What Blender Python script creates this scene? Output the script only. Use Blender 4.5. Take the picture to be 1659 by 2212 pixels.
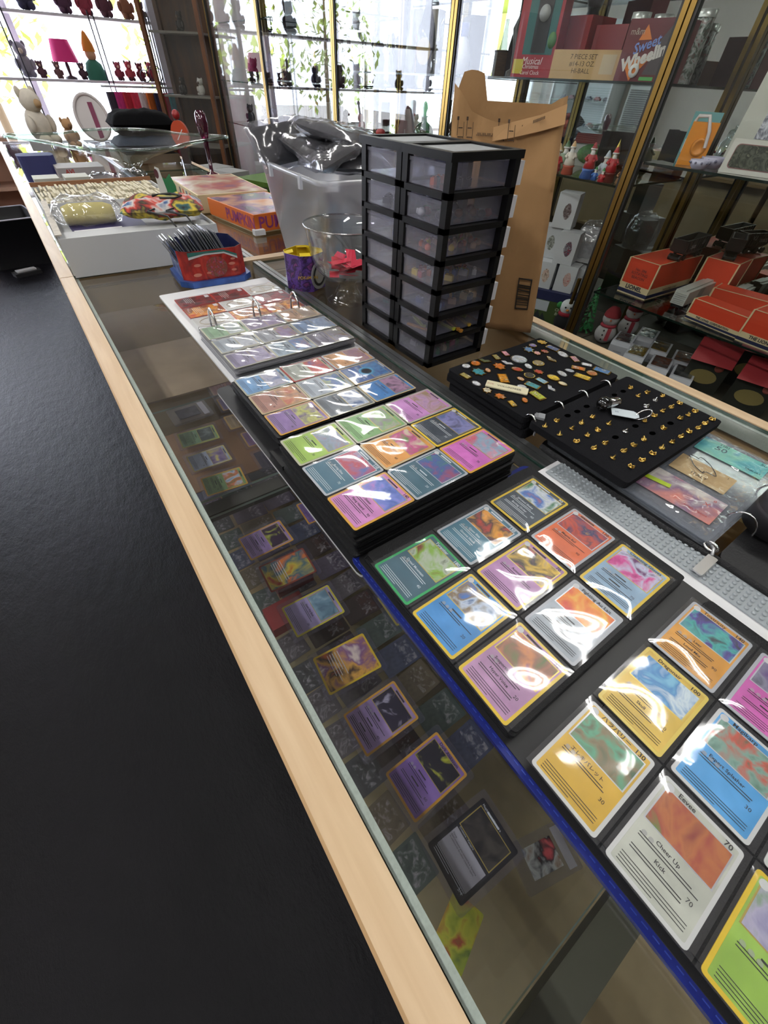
import bpy, bmesh, math, random
from mathutils import Vector, Matrix
rnd = random.Random(7)
sc = bpy.context.scene
for o in list(bpy.data.objects): bpy.data.objects.remove(o)
COL = sc.collection

# ------------------------------------------------------------------ camera
# origin: on the counter top (z = 0), below the camera; X across the counter, Y along it, Z up
CAM_H = 0.41
F_PX, PITCH, YAW, ROLL = 872.03, math.radians(47.117), math.radians(37.311), math.radians(3.007)
fw = Vector((math.sin(YAW)*math.cos(PITCH), math.cos(YAW)*math.cos(PITCH), -math.sin(PITCH)))
rt = Vector((math.cos(YAW), -math.sin(YAW), 0)); up = rt.cross(fw)
r2 = rt*math.cos(ROLL)+up*math.sin(ROLL); u2 = -rt*math.sin(ROLL)+up*math.cos(ROLL)
cd = bpy.data.cameras.new('camera'); cam = bpy.data.objects.new('camera', cd); COL.objects.link(cam)
M = Matrix.Identity(4)
for i in range(3): M[i][0], M[i][1], M[i][2] = r2[i], u2[i], -fw[i]
M[2][3] = CAM_H
cam.matrix_world = M
cd.sensor_fit = 'VERTICAL'; cd.sensor_height = 24.0; cd.lens = 24.0*F_PX/2212.0
cd.clip_start = 0.01; cd.clip_end = 200
sc.camera = cam

# ------------------------------------------------------------------ sky, exposure
w = bpy.data.worlds.new('World'); sc.world = w; w.use_nodes = True
wn = w.node_tree; bg = wn.nodes['Background']
bg.inputs[0].default_value = (0.82, 0.86, 1.0, 1); bg.inputs[1].default_value = 7.0
vs = sc.view_settings
vs.view_transform = 'Standard'; vs.look = 'None'; vs.gamma = 1; vs.exposure = 0.55; vs.use_curve_mapping = False
cy = sc.cycles
cy.max_bounces = 10; cy.transparent_max_bounces = 40; cy.glossy_bounces = 6; cy.diffuse_bounces = 4
cy.sample_clamp_indirect = 4.0; cy.caustics_reflective = False; cy.caustics_refractive = False
TUBE = 30.0     # brightness of the fluorescent tubes

# ------------------------------------------------------------------ materials
MATS = {}
def _new(name):
    m = bpy.data.materials.new(name); m.use_nodes = True
    return m, m.node_tree.nodes, m.node_tree.links, m.node_tree.nodes['Principled BSDF']
def c4(c): return (c[0], c[1], c[2], 1)
def srgb(h):
    h = h.lstrip('#'); v = [int(h[i:i+2], 16)/255 for i in (0, 2, 4)]
    return tuple(x/12.92 if x <= .04045 else ((x+.055)/1.055)**2.4 for x in v)
def mat(c, rough=.5, metal=0.0, var=0.0, scale=40.0, bump=0.0, coat=0.0, spec=.5, emit=0.0, stretch=None):
    if isinstance(c, str): c = srgb(c)
    key = ('m', tuple(round(x, 4) for x in c), rough, metal, var, scale, bump, coat, spec, emit, stretch)
    if key in MATS: return MATS[key]
    m, n, l, b = _new('paint_%d' % len(MATS))
    b.inputs['Base Color'].default_value = c4(c); b.inputs['Roughness'].default_value = rough
    b.inputs['Metallic'].default_value = metal; b.inputs['Specular IOR Level'].default_value = spec
    b.inputs['Coat Weight'].default_value = coat; b.inputs['Coat Roughness'].default_value = .08
    if emit:
        b.inputs['Emission Color'].default_value = c4(c); b.inputs['Emission Strength'].default_value = emit
    if var or bump:
        tc = n.new('ShaderNodeTexCoord'); mp = n.new('ShaderNodeMapping'); nz = n.new('ShaderNodeTexNoise')
        l.new(tc.outputs['Object'], mp.inputs[0]); l.new(mp.outputs[0], nz.inputs['Vector'])
        if stretch: mp.inputs['Scale'].default_value = stretch
        nz.inputs['Scale'].default_value = scale; nz.inputs['Detail'].default_value = 5
        if var:
            r = n.new('ShaderNodeValToRGB'); l.new(nz.outputs['Fac'], r.inputs[0])
            r.color_ramp.elements[0].position = .3; r.color_ramp.elements[1].position = .7
            r.color_ramp.elements[0].color = c4([x*(1-var) for x in c]); r.color_ramp.elements[1].color = c4([min(1, x*(1+var)) for x in c])
            l.new(r.outputs[0], b.inputs['Base Color'])
        if bump:
            bp = n.new('ShaderNodeBump'); bp.inputs['Strength'].default_value = bump; bp.inputs['Distance'].default_value = .01
            l.new(nz.outputs['Fac'], bp.inputs['Height']); l.new(bp.outputs[0], b.inputs['Normal'])
    MATS[key] = m; return m
def art(cols, seed=0.0, scale=45.0, dist=2.0, rough=.35):
    """printed picture: blotches of the given colours"""
    cols = tuple(srgb(c) if isinstance(c, str) else c for c in cols)
    key = ('a', cols, round(seed, 2), scale, dist)
    if key in MATS: return MATS[key]
    m, n, l, b = _new('print_%d' % len(MATS))
    tc = n.new('ShaderNodeTexCoord'); nz = n.new('ShaderNodeTexNoise'); nz.noise_dimensions = '4D'
    l.new(tc.outputs['Object'], nz.inputs['Vector']); nz.inputs['W'].default_value = seed
    nz.inputs['Scale'].default_value = scale; nz.inputs['Detail'].default_value = 3; nz.inputs['Distortion'].default_value = dist
    r = n.new('ShaderNodeValToRGB'); l.new(nz.outputs['Fac'], r.inputs[0])
    e = r.color_ramp.elements; k = len(cols)
    e[0].position = .3; e[0].color = c4(cols[0]); e[1].position = .7; e[1].color = c4(cols[-1])
    for i in range(1, k-1): e.new(.3+.4*i/(k-1)).color = c4(cols[i])
    l.new(r.outputs[0], b.inputs['Base Color']); b.inputs['Roughness'].default_value = rough
    MATS[key] = m; return m
def thin(tint=(1, 1, 1), rough=0.0, extra=0.0, bump=0.0, scale=60.0, key=None, ior=1.45, haze=0.0, hazec=(.8, .8, .85), stretch=None):
    """thin clear sheet: see-through straight on, mirror-like towards grazing"""
    k = ('t', tuple(tint), rough, extra, bump, scale, ior, haze, tuple(hazec), stretch)
    if k in MATS: return MATS[k]
    m, n, l, b = _new('clear_%d' % len(MATS)); n.remove(b)
    out = n['Material Output']
    tr = n.new('ShaderNodeBsdfTransparent'); tr.inputs[0].default_value = c4(tint)
    gl = n.new('ShaderNodeBsdfGlossy'); gl.inputs['Roughness'].default_value = rough; gl.inputs[0].default_value = (1, 1, 1, 1)
    fr = n.new('ShaderNodeFresnel'); ge = n.new('ShaderNodeNewGeometry'); mr = n.new('ShaderNodeMapRange')   # same reflectance from both sides of the sheet
    mr.inputs['To Min'].default_value = ior; mr.inputs['To Max'].default_value = 1/ior
    l.new(ge.outputs['Backfacing'], mr.inputs['Value']); l.new(mr.outputs['Result'], fr.inputs[0])
    ad = n.new('ShaderNodeMath'); ad.operation = 'ADD'; ad.use_clamp = True; ad.inputs[1].default_value = extra
    l.new(fr.outputs[0], ad.inputs[0])
    mx = n.new('ShaderNodeMixShader'); l.new(ad.outputs[0], mx.inputs[0]); l.new(gl.outputs[0], mx.inputs[2])
    base = tr
    if haze:
        df = n.new('ShaderNodeBsdfDiffuse'); df.inputs[0].default_value = c4(hazec)
        tl = n.new('ShaderNodeBsdfTranslucent'); tl.inputs[0].default_value = c4(hazec)
        m2 = n.new('ShaderNodeMixShader'); m2.inputs[0].default_value = .5
        l.new(df.outputs[0], m2.inputs[1]); l.new(tl.outputs[0], m2.inputs[2])
        m1 = n.new('ShaderNodeMixShader'); m1.inputs[0].default_value = haze
        l.new(tr.outputs[0], m1.inputs[1]); l.new(m2.outputs[0], m1.inputs[2]); base = m1
    l.new(base.outputs[0], mx.inputs[1]); l.new(mx.outputs[0], out.inputs[0])
    if bump:
        tc = n.new('ShaderNodeTexCoord'); nz = n.new('ShaderNodeTexNoise'); mp = n.new('ShaderNodeMapping')
        l.new(tc.outputs['Object'], mp.inputs[0]); l.new(mp.outputs[0], nz.inputs['Vector'])
        if stretch: mp.inputs['Scale'].default_value = stretch
        nz.inputs['Scale'].default_value = scale; nz.inputs['Detail'].default_value = 2
        bp = n.new('ShaderNodeBump'); bp.inputs['Strength'].default_value = bump; bp.inputs['Distance'].default_value = .02
        l.new(nz.outputs['Fac'], bp.inputs['Height'])
        l.new(bp.outputs[0], gl.inputs['Normal']); l.new(bp.outputs[0], fr.inputs['Normal'])
    MATS[k] = m; return m
def wood(c, c2, sx=(1, 1, 1), scale=8.0, rough=.4, key=''):
    c = srgb(c) if isinstance(c, str) else c; c2 = srgb(c2) if isinstance(c2, str) else c2
    k = ('w', c, c2, sx, scale, rough)
    if k in MATS: return MATS[k]
    m, n, l, b = _new('wood_%d' % len(MATS))
    tc = n.new('ShaderNodeTexCoord'); mp = n.new('ShaderNodeMapping'); nz = n.new('ShaderNodeTexNoise')
    mp.inputs['Scale'].default_value = sx
    l.new(tc.outputs['Object'], mp.inputs[0]); l.new(mp.outputs[0], nz.inputs['Vector'])
    nz.inputs['Scale'].default_value = scale; nz.inputs['Detail'].default_value = 6; nz.inputs['Distortion'].default_value = .6
    r = n.new('ShaderNodeValToRGB'); l.new(nz.outputs['Fac'], r.inputs[0])
    r.color_ramp.elements[0].position = .35; r.color_ramp.elements[1].position = .65
    r.color_ramp.elements[0].color = c4(c2); r.color_ramp.elements[1].color = c4(c)
    l.new(r.outputs[0], b.inputs['Base Color']); b.inputs['Roughness'].default_value = rough
    MATS[k] = m; return m

GLASS = thin((.975, .98, .975)); CLEAR = thin((.97, .98, .98)); EDGE = mat('#2b4a40', .15, spec=.8)
FILM = thin((.98, .98, .99), .085, .02, haze=.08)
FILM2 = thin((.96, .96, .98), .095, .05, haze=.15)
HOLDER = thin((.93, .93, .99), .05, .02, haze=.05, hazec=(.6, .6, .8))
RAIL = wood('#d8bd9a', '#ccae8a', (14, 1, 14), 5.0, .38)
RAILX = wood('#d8bd9a', '#ccae8a', (1, 14, 14), 5.0, .38)
BRASS = mat('#a5864a', .3, 1.0); BRASSD = mat('#6d5a2c', .35, 1.0)
STEEL = mat('#bfc1c4', .3, .75); CHROME = mat('#d8d8da', .1, 1.0); GOLD = mat('#c8a75a', .28, 1.0)
BLACK = mat('#0b0b0d', .4); BLACKP = mat('#09090b', .42, spec=.3); INK = mat('#1c1a1e', .6)
WHITE = mat('#dfe1e4', .5); WHITEM = mat('#e8e8ea', .6); CARDB = mat('#b48a58', .8, var=.1, scale=20)
ALU = mat('#a7aaab', .3, .9)

# ------------------------------------------------------------------ mesh helpers
class MB:
    def __init__(s): s.v = []; s.f = []; s.m = []; s.sm = []
    def add(s, vs, fs, mi=0, smooth=False):
        o = len(s.v); s.v += [tuple(v) for v in vs]
        for f in fs: s.f.append(tuple(i+o for i in f)); s.m.append(mi); s.sm.append(smooth)
        return s
    def box(s, x0, x1, y0, y1, z0, z1, mi=0, side=None, taper=0.0):
        t = taper
        vs = [(x0, y0, z0), (x1, y0, z0), (x1, y1, z0), (x0, y1, z0), (x0+t, y0+t, z1), (x1-t, y0+t, z1), (x1-t, y1-t, z1), (x0+t, y1-t, z1)]
        s.add(vs, [(0, 3, 2, 1), (4, 5, 6, 7)], mi)
        return s.add(vs, [(0, 1, 5, 4), (1, 2, 6, 5), (2, 3, 7, 6), (3, 0, 4, 7)], mi if side is None else side)
    def quad(s, a, b, c, d, mi=0): return s.add([a, b, c, d], [(0, 1, 2, 3)], mi)
    def prism(s, pts, z0, z1, mi=0, side=None):
        n = len(pts)
        vs = [(x, y, z0) for x, y in pts]+[(x, y, z1) for x, y in pts]
        s.add(vs, [tuple(range(n-1, -1, -1)), tuple(range(n, 2*n))], mi)
        return s.add(vs, [(i, (i+1) % n, n+(i+1) % n, n+i) for i in range(n)], mi if side is None else side)
    def lathe(s, prof, n=24, c=(0, 0, 0), mi=0, close=True, sq=1.0):
        vs = []; k = len(prof)
        for r, z in prof:
            for i in range(n):
                a = 2*math.pi*i/n; vs.append((c[0]+r*math.cos(a), c[1]+r*math.sin(a)*sq, c[2]+z))
        fs = [(j*n+i, j*n+(i+1) % n, (j+1)*n+(i+1) % n, (j+1)*n+i) for j in range(k-1) for i in range(n)]
        s.add(vs, fs, mi, True)
        if close:
            if prof[0][0] > 1e-5: s.add(vs[:n], [tuple(range(n-1, -1, -1))], mi)
            if prof[-1][0] > 1e-5: s.add(vs[-n:], [tuple(range(n))], mi)
        return s
    def tube(s, path, r, n=8, mi=0, closed=False, caps=True):
        path = [Vector(p) for p in path]; k = len(path); vs = []
        rs = r if isinstance(r, (list, tuple)) else [r]*k
        prev = None
        for i, p in enumerate(path):
            a = path[(i-1) % k] if (i or closed) else p; b = path[(i+1) % k] if (i < k-1 or closed) else p
            t = (b-a).normalized()
            if prev is None:
                q = Vector((0, 0, 1)) if abs(t.z) < .9 else Vector((1, 0, 0)); x = t.cross(q).normalized()
            else:
                x = (prev-t*prev.dot(t)).normalized()
            prev = x; y = t.cross(x)
            for j in range(n):
                an = 2*math.pi*j/n; vs.append(p+(x*math.cos(an)+y*math.sin(an))*rs[i])
        fs = []
        for i in range(k if closed else k-1):
            i2 = (i+1) % k
            fs += [(i*n+j, i*n+(j+1) % n, i2*n+(j+1) % n, i2*n+j) for j in range(n)]
        s.add(vs, fs, mi, True)
        if caps and not closed: s.add(vs[:n], [tuple(range(n-1, -1, -1))], mi); s.add(vs[-n:], [tuple(range(n))], mi)
        return s
    def ball(s, c, r, mi=0, n=12, m=8, sc3=(1, 1, 1)):
        vs = [(c[0], c[1], c[2]-r*sc3[2])]
        for j in range(1, m):
            p = -math.pi/2+math.pi*j/m
            for i in range(n):
                a = 2*math.pi*i/n
                vs.append((c[0]+r*sc3[0]*math.cos(p)*math.cos(a), c[1]+r*sc3[1]*math.cos(p)*math.sin(a), c[2]+r*sc3[2]*math.sin(p)))
        vs.append((c[0], c[1], c[2]+r*sc3[2])); L = len(vs)-1
        fs = [(0, 1+(i+1) % n, 1+i) for i in range(n)]
        for j in range(m-2):
            fs += [(1+j*n+i, 1+j*n+(i+1) % n, 1+(j+1)*n+(i+1) % n, 1+(j+1)*n+i) for i in range(n)]
        fs += [(L, 1+(m-2)*n+i, 1+(m-2)*n+(i+1) % n) for i in range(n)]
        return s.add(vs, fs, mi, True)
    def text(s, body, size, at=(0, 0, 0), mi=0, align='CENTER', xf=None, sx=1.0, shear=0.0, bold=0.0):
        vs, fs = text_mesh(body, align, shear, bold)
        pts = []
        for x, y in vs:
            p = Vector((x*size*sx, y*size, 0))
            p = (xf @ p) if xf else p
            pts.append((p.x+at[0], p.y+at[1], p.z+at[2]))
        return s.add(pts, fs, mi)
    def build(s, name, mats, parent=None, loc=None, rz=0.0, rot=None):
        me = bpy.data.meshes.new(name); me.from_pydata(s.v, [], s.f)
        if not isinstance(mats, (list, tuple)): mats = [mats]
        for m in mats: me.materials.append(m)
        me.polygons.foreach_set('material_index', s.m); me.polygons.foreach_set('use_smooth', s.sm); me.update()
        return place(bpy.data.objects.new(name, me), parent, loc, rz, rot)
def place(o, parent=None, loc=None, rz=0.0, rot=None):
    COL.objects.link(o)
    if parent: o.parent = parent
    if loc: o.location = loc
    o.rotation_euler = rot if rot else (0, 0, rz)
    return o
_TX = {}
def text_mesh(body, align='CENTER', shear=0.0, bold=0.0):
    k = (body, align, shear, bold)
    if k not in _TX:
        cu = bpy.data.curves.new('t', 'FONT'); cu.body = body; cu.align_x = align; cu.align_y = 'CENTER'; cu.resolution_u = 2
        cu.shear = shear; cu.offset = bold; cu.fill_mode = 'FRONT'
        ob = bpy.data.objects.new('t', cu); COL.objects.link(ob)
        dg = bpy.context.evaluated_depsgraph_get(); me = bpy.data.meshes.new_from_object(ob.evaluated_get(dg))
        _TX[k] = ([(v.co.x, v.co.y) for v in me.vertices], [tuple(p.vertices) for p in me.polygons])
        bpy.data.objects.remove(ob); bpy.data.curves.remove(cu); bpy.data.meshes.remove(me)
    return _TX[k]
def tag(o, label, cat, group=None):
    o['label'] = label; o['category'] = cat
    if group: o['group'] = group
    return o
def thing(name, label, cat, loc=(0, 0, 0), rz=0.0, group=None):
    o = bpy.data.objects.new(name, None); o.empty_display_size = .02
    place(o, None, loc, rz); return tag(o, label, cat, group)
def struct(o): o['kind'] = 'structure'; return o
def stuff(o): o['kind'] = 'stuff'; return o
def dup(root, loc, rz=None, label=None, group=None):
    r = root.copy(); COL.objects.link(r); r.location = loc
    if rz is not None: r.rotation_euler = (0, 0, rz)
    if label: r['label'] = label
    if group: r['group'] = group
    for ch in list(root.children):
        c = ch.copy(); COL.objects.link(c); c.parent = r
        for g in ch.children:
            d = g.copy(); COL.objects.link(d); d.parent = c
    return r
def box(name, x0, x1, y0, y1, z0, z1, m, parent=None, **k):
    return MB().box(x0, x1, y0, y1, z0, z1).build(name, m, parent, **k)
def rrect(w, h, r=.003, n=3):
    pts = []
    for cx, cy, a0 in ((w/2-r, h/2-r, 0), (-w/2+r, h/2-r, 90), (-w/2+r, -h/2+r, 180), (w/2-r, -h/2+r, 270)):
        for i in range(n+1):
            a = math.radians(a0+90*i/n); pts.append((cx+r*math.cos(a), cy+r*math.sin(a)))
    return pts
def glass_slab(name, x0, x1, y0, y1, z0, z1, parent=None, g=None, e=None):
    return MB().box(x0, x1, y0, y1, z0, z1, 0, 1).build(name, [g or GLASS, e or EDGE], parent)
RX = Matrix.Rotation(math.pi/2, 4, 'X')                  # text standing up, facing -Y
def facing_x():                                          # text standing up, facing -X, reading towards -Y
    return Matrix.Rotation(-math.pi/2, 4, 'Z') @ RX

# ================================================================== ROOM
FLOOR = -0.97; CEIL = 1.85
XL, XR, YB, YW = -4.2, 2.80, -3.0, 8.0
fm, n, l, b = _new('floor_black')
tc = n.new('ShaderNodeTexCoord'); nz = n.new('ShaderNodeTexNoise'); nz2 = n.new('ShaderNodeTexNoise'); mp = n.new('ShaderNodeMapping')
mp.inputs['Scale'].default_value = (1, .45, 1); l.new(tc.outputs['Object'], mp.inputs[0])
l.new(mp.outputs[0], nz.inputs['Vector']); l.new(mp.outputs[0], nz2.inputs['Vector'])
nz.inputs['Scale'].default_value = 26; nz.inputs['Detail'].default_value = 8; nz.inputs['Roughness'].default_value = .7
nz2.inputs['Scale'].default_value = 3; nz2.inputs['Detail'].default_value = 4
r = n.new('ShaderNodeValToRGB'); l.new(nz2.outputs['Fac'], r.inputs[0])
r.color_ramp.elements[0].color = (.002, .002, .0028, 1); r.color_ramp.elements[1].color = (.009, .0080, .011, 1)
l.new(r.outputs[0], b.inputs['Base Color']); b.inputs['Roughness'].default_value = .30; b.inputs['Specular IOR Level'].default_value = .13
bp = n.new('ShaderNodeBump'); bp.inputs['Strength'].default_value = .5; bp.inputs['Distance'].default_value = .013
l.new(nz.outputs['Fac'], bp.inputs['Height']); l.new(bp.outputs[0], b.inputs['Normal'])
struct(box('floor', XL, XR, YB, YW, FLOOR-.05, FLOOR, fm))
WALLM = mat('#b9b2ac', .8, var=.05, scale=3)
struct(box('ceiling', XL, XR, YB, YW, CEIL, CEIL+.05, mat('#cfccc8', .85, var=.04, scale=6)))
struct(box('wall_left', XL-.08, XL, YB, YW, FLOOR, CEIL, WALLM))
struct(box('wall_right', XR, XR+.08, YB, YW, FLOOR, CEIL, WALLM))
struct(box('wall_back', XL, XR, YB-.08, YB, FLOOR, CEIL, WALLM))
# window wall: sill wall below, header above, a pier at each side
WX0, WX1, WZ0, WZ1 = -3.9, 2.12, -.34, 1.62
wf = MB(); wf.box(XL, XR, YW, YW+.12, FLOOR, WZ0); wf.box(XL, XR, YW, YW+.12, WZ1, CEIL); wf.box(XL, WX0, YW, YW+.12, WZ0, WZ1); wf.box(WX1, XR, YW, YW+.12, WZ0, WZ1)
struct(wf.build('wall_far', mat('#c9b6a4', .8)))
k = 0
for i in range(4):
    xa = WX0+i*(WX1-WX0)/4; xb = WX0+(i+1)*(WX1-WX0)/4
    fr = MB(); t = .035
    fr.box(xa, xa+t, YW-.02, YW+.08, WZ0, WZ1); fr.box(xb-t, xb, YW-.02, YW+.08, WZ0, WZ1); fr.box(xa+t, xb-t, YW-.02, YW+.08, WZ0, WZ0+t); fr.box(xa+t, xb-t, YW-.02, YW+.08, WZ1-t, WZ1)
    wo = struct(fr.build('window_%d' % (i+1), mat('#e9e6ee', .5)))
    MB().box(xa+t, xb-t, YW+.02, YW+.026, WZ0+t, WZ1-t).build('pane', thin((.98, .99, 1)), wo)
struct(box('trim_1', XL, XR, YW-.14, YW, WZ0-.03, WZ0, mat('#ddd7d2', .5)))
# outside: paved ground and planting
struct(box('ground_outside', -16, 18, YW+.12, 34, FLOOR-.15, FLOOR-.1, mat('#b8b2a8', .9, var=.1, scale=.5)))
def shrub(x, y, h, wdt, col, label, seed):
    rr = random.Random(seed); t = thing('leafy_tree', label, 'tree', (x, y, FLOOR-.1))
    MB().tube([(0, 0, 0), (.03, .02, h*.5), (0, .05, h*.85)], [.07, .05, .02], 7).build('trunk', mat('#6b5a45', .9), t)
    mb = MB()
    for i in range(520):
        a = rr.uniform(0, 6.28); rad = wdt*math.sqrt(rr.random()); z = h*(.28+.72*rr.random()); rad *= max(.25, 1-abs(z/h-.6)*1.3)
        p = Vector((rad*math.cos(a), rad*math.sin(a), z)); d = Vector((rr.uniform(-1, 1), rr.uniform(-1, 1), rr.uniform(-.6, 1))).normalized()*rr.uniform(.12, .3)
        q = d.cross(Vector((0, 0, 1))).normalized()*.05
        mb.add([p, p+d*.5+q, p+d, p+d*.5-q], [(0, 1, 2, 3)], rr.randrange(2))
    stuff(mb.build('foliage', [mat(col, .7), mat([min(1, v*1.35) for v in srgb(col)], .7)], t))
shrub(.2, 10.8, 3.3, 1.3, '#9fae4c', 'yellow-green leafy tree outside the shop window, behind the plush toys', 1)
shrub(3.6, 12.4, 3.6, 1.2, '#8ea04a', 'taller leafy tree outside near the right end of the shop window', 2)
shrub(-3.2, 13.0, 3.2, 1.4, '#97a855', 'leafy tree outside beyond the left part of the shop window', 3)

# ------------------------------------------------------------------ ceiling lights
def ceiling_light(x, y, label):
    t = thing('ceiling_light', label, 'ceiling light', (x, y, CEIL), 0, 'fluorescent ceiling fixtures')
    MB().box(-.15, .15, -.62, .62, -.06, 0).build('housing', mat('#d4d4d2', .5), t)
    for s in (-.07, .07):
        MB().tube([(s, -.59, -.085), (s, .59, -.085)], .019, 10).build('tube', mat((1, .99, .96), .5, emit=TUBE), t)
for i, (x, y, s) in enumerate(((1.5, .2, 'over the aisle by the wall cabinets, nearest'), (1.5, 2.6, 'over the aisle by the wall cabinets, second'), (1.5, 5.0, 'over the aisle by the wall cabinets, farthest'),
                               (-.65, -.9, 'added beside the counter to light the cases, nearest'), (-.65, 1.1, 'added beside the counter to light the cases, second'), (-.65, 3.3, 'added beside the counter to light the cases, third'),  # unseen row, added to brighten the inside of the glass cases
                               (-2.6, .2, 'over the far side of the shop floor, nearest'), (-2.6, 3.0, 'over the far side of the shop floor, farthest'))):
    ceiling_light(x, y, 'twin tube fluorescent ceiling light '+s)

# ================================================================== SHOWCASES (the glass counter)
CASEIN = mat('#a08a68', .75, var=.08, scale=9)
STRIP = mat('#b9c4bc', .7, var=.08, scale=400)
def showcase(label, x0, x1, y0, y1, wood_side, deck=-.66, shelves=(), rail_in=.0205, panels=True, topz=0.0):
    """wood_side: -1 wooden rail along x0, +1 along x1"""
    t = thing('showcase', label, 'display case', (0, 0, 0))
    t.location = ((x0+x1)/2, (y0+y1)/2, FLOOR); ox, oy, oz = t.location
    def bx(name, a, b_, c, d, e, f, m, p=t): return MB().box(a-ox, b_-ox, c-oy, d-oy, e-oz, f-oz).build(name, m, p)
    if wood_side < 0: xa, xb, ra, rb = x0+.0325, x1-.012, x0, x0+.0315
    else: xa, xb, ra, rb = x0+.012, x1-.030, x1-.028, x1
    bx('wood_rail', ra, rb, y0, y1, -.034, 0.001, RAIL)
    bx('lower_moulding', ra-.004 if wood_side < 0 else ra, rb if wood_side < 0 else rb+.004, y0, y1, -.052, -.037, wood('#cbab80', '#b8966a', (14, 1, 14), 5.0, .45))
    # grey felt-like ledge the glass rests on, then the glass
    bx('glass_ledge', (rb+.001) if wood_side < 0 else ra-.010, (rb+.009) if wood_side < 0 else ra-.001, y0, y1, -.03, -.0062, STRIP)
    g = MB().box(xa-.0 - ox, xb-ox, y0+.002-oy, y1-.002-oy, -.006-oz, 0-oz, 0, 1).build('top_glass', [GLASS, EDGE], t)
    bx('metal_track', xb+.0005 if wood_side < 0 else x0, x1 if wood_side < 0 else xa-.0005, y0, y1, -.03, .003, ALU)
    zf = deck
    bx('deck_board', x0+.004, x1-.004, y0, y1, deck-.018, deck, CASEIN)
    bx('plinth', x0+.03, x1-.03, y0+.03, y1-.03, FLOOR, deck-.019, mat('#3a332d', .6))
    front = x0 if wood_side < 0 else x1
    if wood_side > 0: bx('front_board', front-.016, front-.010, y0, y1, deck+.001, -.0535, mat('#cdb692', .8, var=.05, scale=12))
    else: MB().box((front+.010 if wood_side < 0 else front-.016)-ox, (front+.016 if wood_side < 0 else front-.010)-ox, y0-oy, y1-oy, deck+.001-oz, -.0535-oz).build('front_glass', GLASS, t)
    back = (x1-.012, x1-.002) if wood_side < 0 else (x0+.002, x0+.012)
    bx('back_panel', back[0], back[1], y0, y1, deck+.001, -.032, CASEIN)
    for yy in (y0, y1-.012): bx('end_panel', x0+.017, x1-.0125, yy, yy+.012, deck+.001, -.032, CASEIN)
    return t
A = showcase('long glass counter case nearest the camera, maple rail over the dark floor', -.0115, .511, -1.3, 1.508, -1)
B = showcase('second glass counter case of the left row, holding the white long boxes', -.0115, .511, 1.512, 3.18, -1)
C_ = showcase('farthest glass counter case of the left row, below the glass dish', -.0115, .511, 3.184, 4.72, -1)
D = showcase('glass counter case beside the aisle under the drawer tower and pin boards', .513, .955, -1.3, 1.40, 1, deck=-.5)
E_ = showcase('glass counter case beside the aisle under the puzzle boxes', .513, .955, 1.44, 3.18, 1, deck=-.5)
F_ = showcase('far glass counter case beside the aisle, beyond the puzzle boxes', .513, .955, 3.184, 4.72, 1, deck=-.5)
tag(MB().box(.47, .955, 1.402, 1.437, -.03, .006).build('wood_end_strip', RAILX), 'maple end strip laid across the counter in front of the plastic bin', 'wood strip')
# glass shelves inside the first case, on clear clips, with the dark bracket bar between
for i, (ya, yb, zz, xb) in enumerate(((-.158, .637, -.214, .33), (.690, 1.47, -.214, .33), (-.22, .70, -.44, .49), (.72, 1.47, -.44, .49))):
    lab = ('upper glass shelf under the counter top, carrying the front column of sleeved cards', 'upper glass shelf under the counter top, carrying the green cards farther back', 'lower glass shelf under the counter with dim rows of cards', 'lower glass shelf farther back under the counter')[i]
    s = thing('glass_shelf', lab, 'shelf', (0, 0, 0)); s.location = (.2, (ya+yb)/2, zz)
    MB().box(.018-.2, xb-.2, ya-(ya+yb)/2, yb-(ya+yb)/2, 0, .006, 0, 1).build('pane', [thin((.965, .97, .965)), mat('#9fb5ad', .2)], s)
    for yy in (ya+.02, yb-.02):
        MB().tube([(.030-.2, yy-(ya+yb)/2, -.012), (.030-.2, yy-(ya+yb)/2, .0)], .012, 12).build('shelf_clip', thin((.85, .9, .88), .05, .08), s)
tag(box('shelf_bracket', .018, .40, .648, .684, -.235, -.215, mat('#3d3d3b', .5)), 'dark metal shelf bar crossing the case between two glass shelves', 'shelf bar')
tag(box('shelf_bracket', .018, .49, -.205, -.168, -.240, -.216, mat('#4a4b40', .5)), 'dark metal shelf bar near the bottom of the photo, beside the glass edge', 'shelf bar')
tag(box('cardboard_sheet', .03, .32, 1.12, 1.46, -.2075, -.203, mat('#9d8b78', .85, var=.12, scale=14)), 'torn tan cardboard sheet lying under the counter glass', 'cardboard')
tag(box('cardboard_sheet', .04, .36, .98, 1.30, -.433, -.429, mat('#8c6a52', .85, var=.2, scale=10)), 'brown worn cardboard sheet on the lower shelf under the counter', 'cardboard')
tag(box('shelf_liner', .03, .44, -.6, .6, -.659, -.656, mat('#9a8d70', .9, var=.1, scale=25, bump=.1)), 'olive brown liner on the bottom of the counter case', 'liner')

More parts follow.
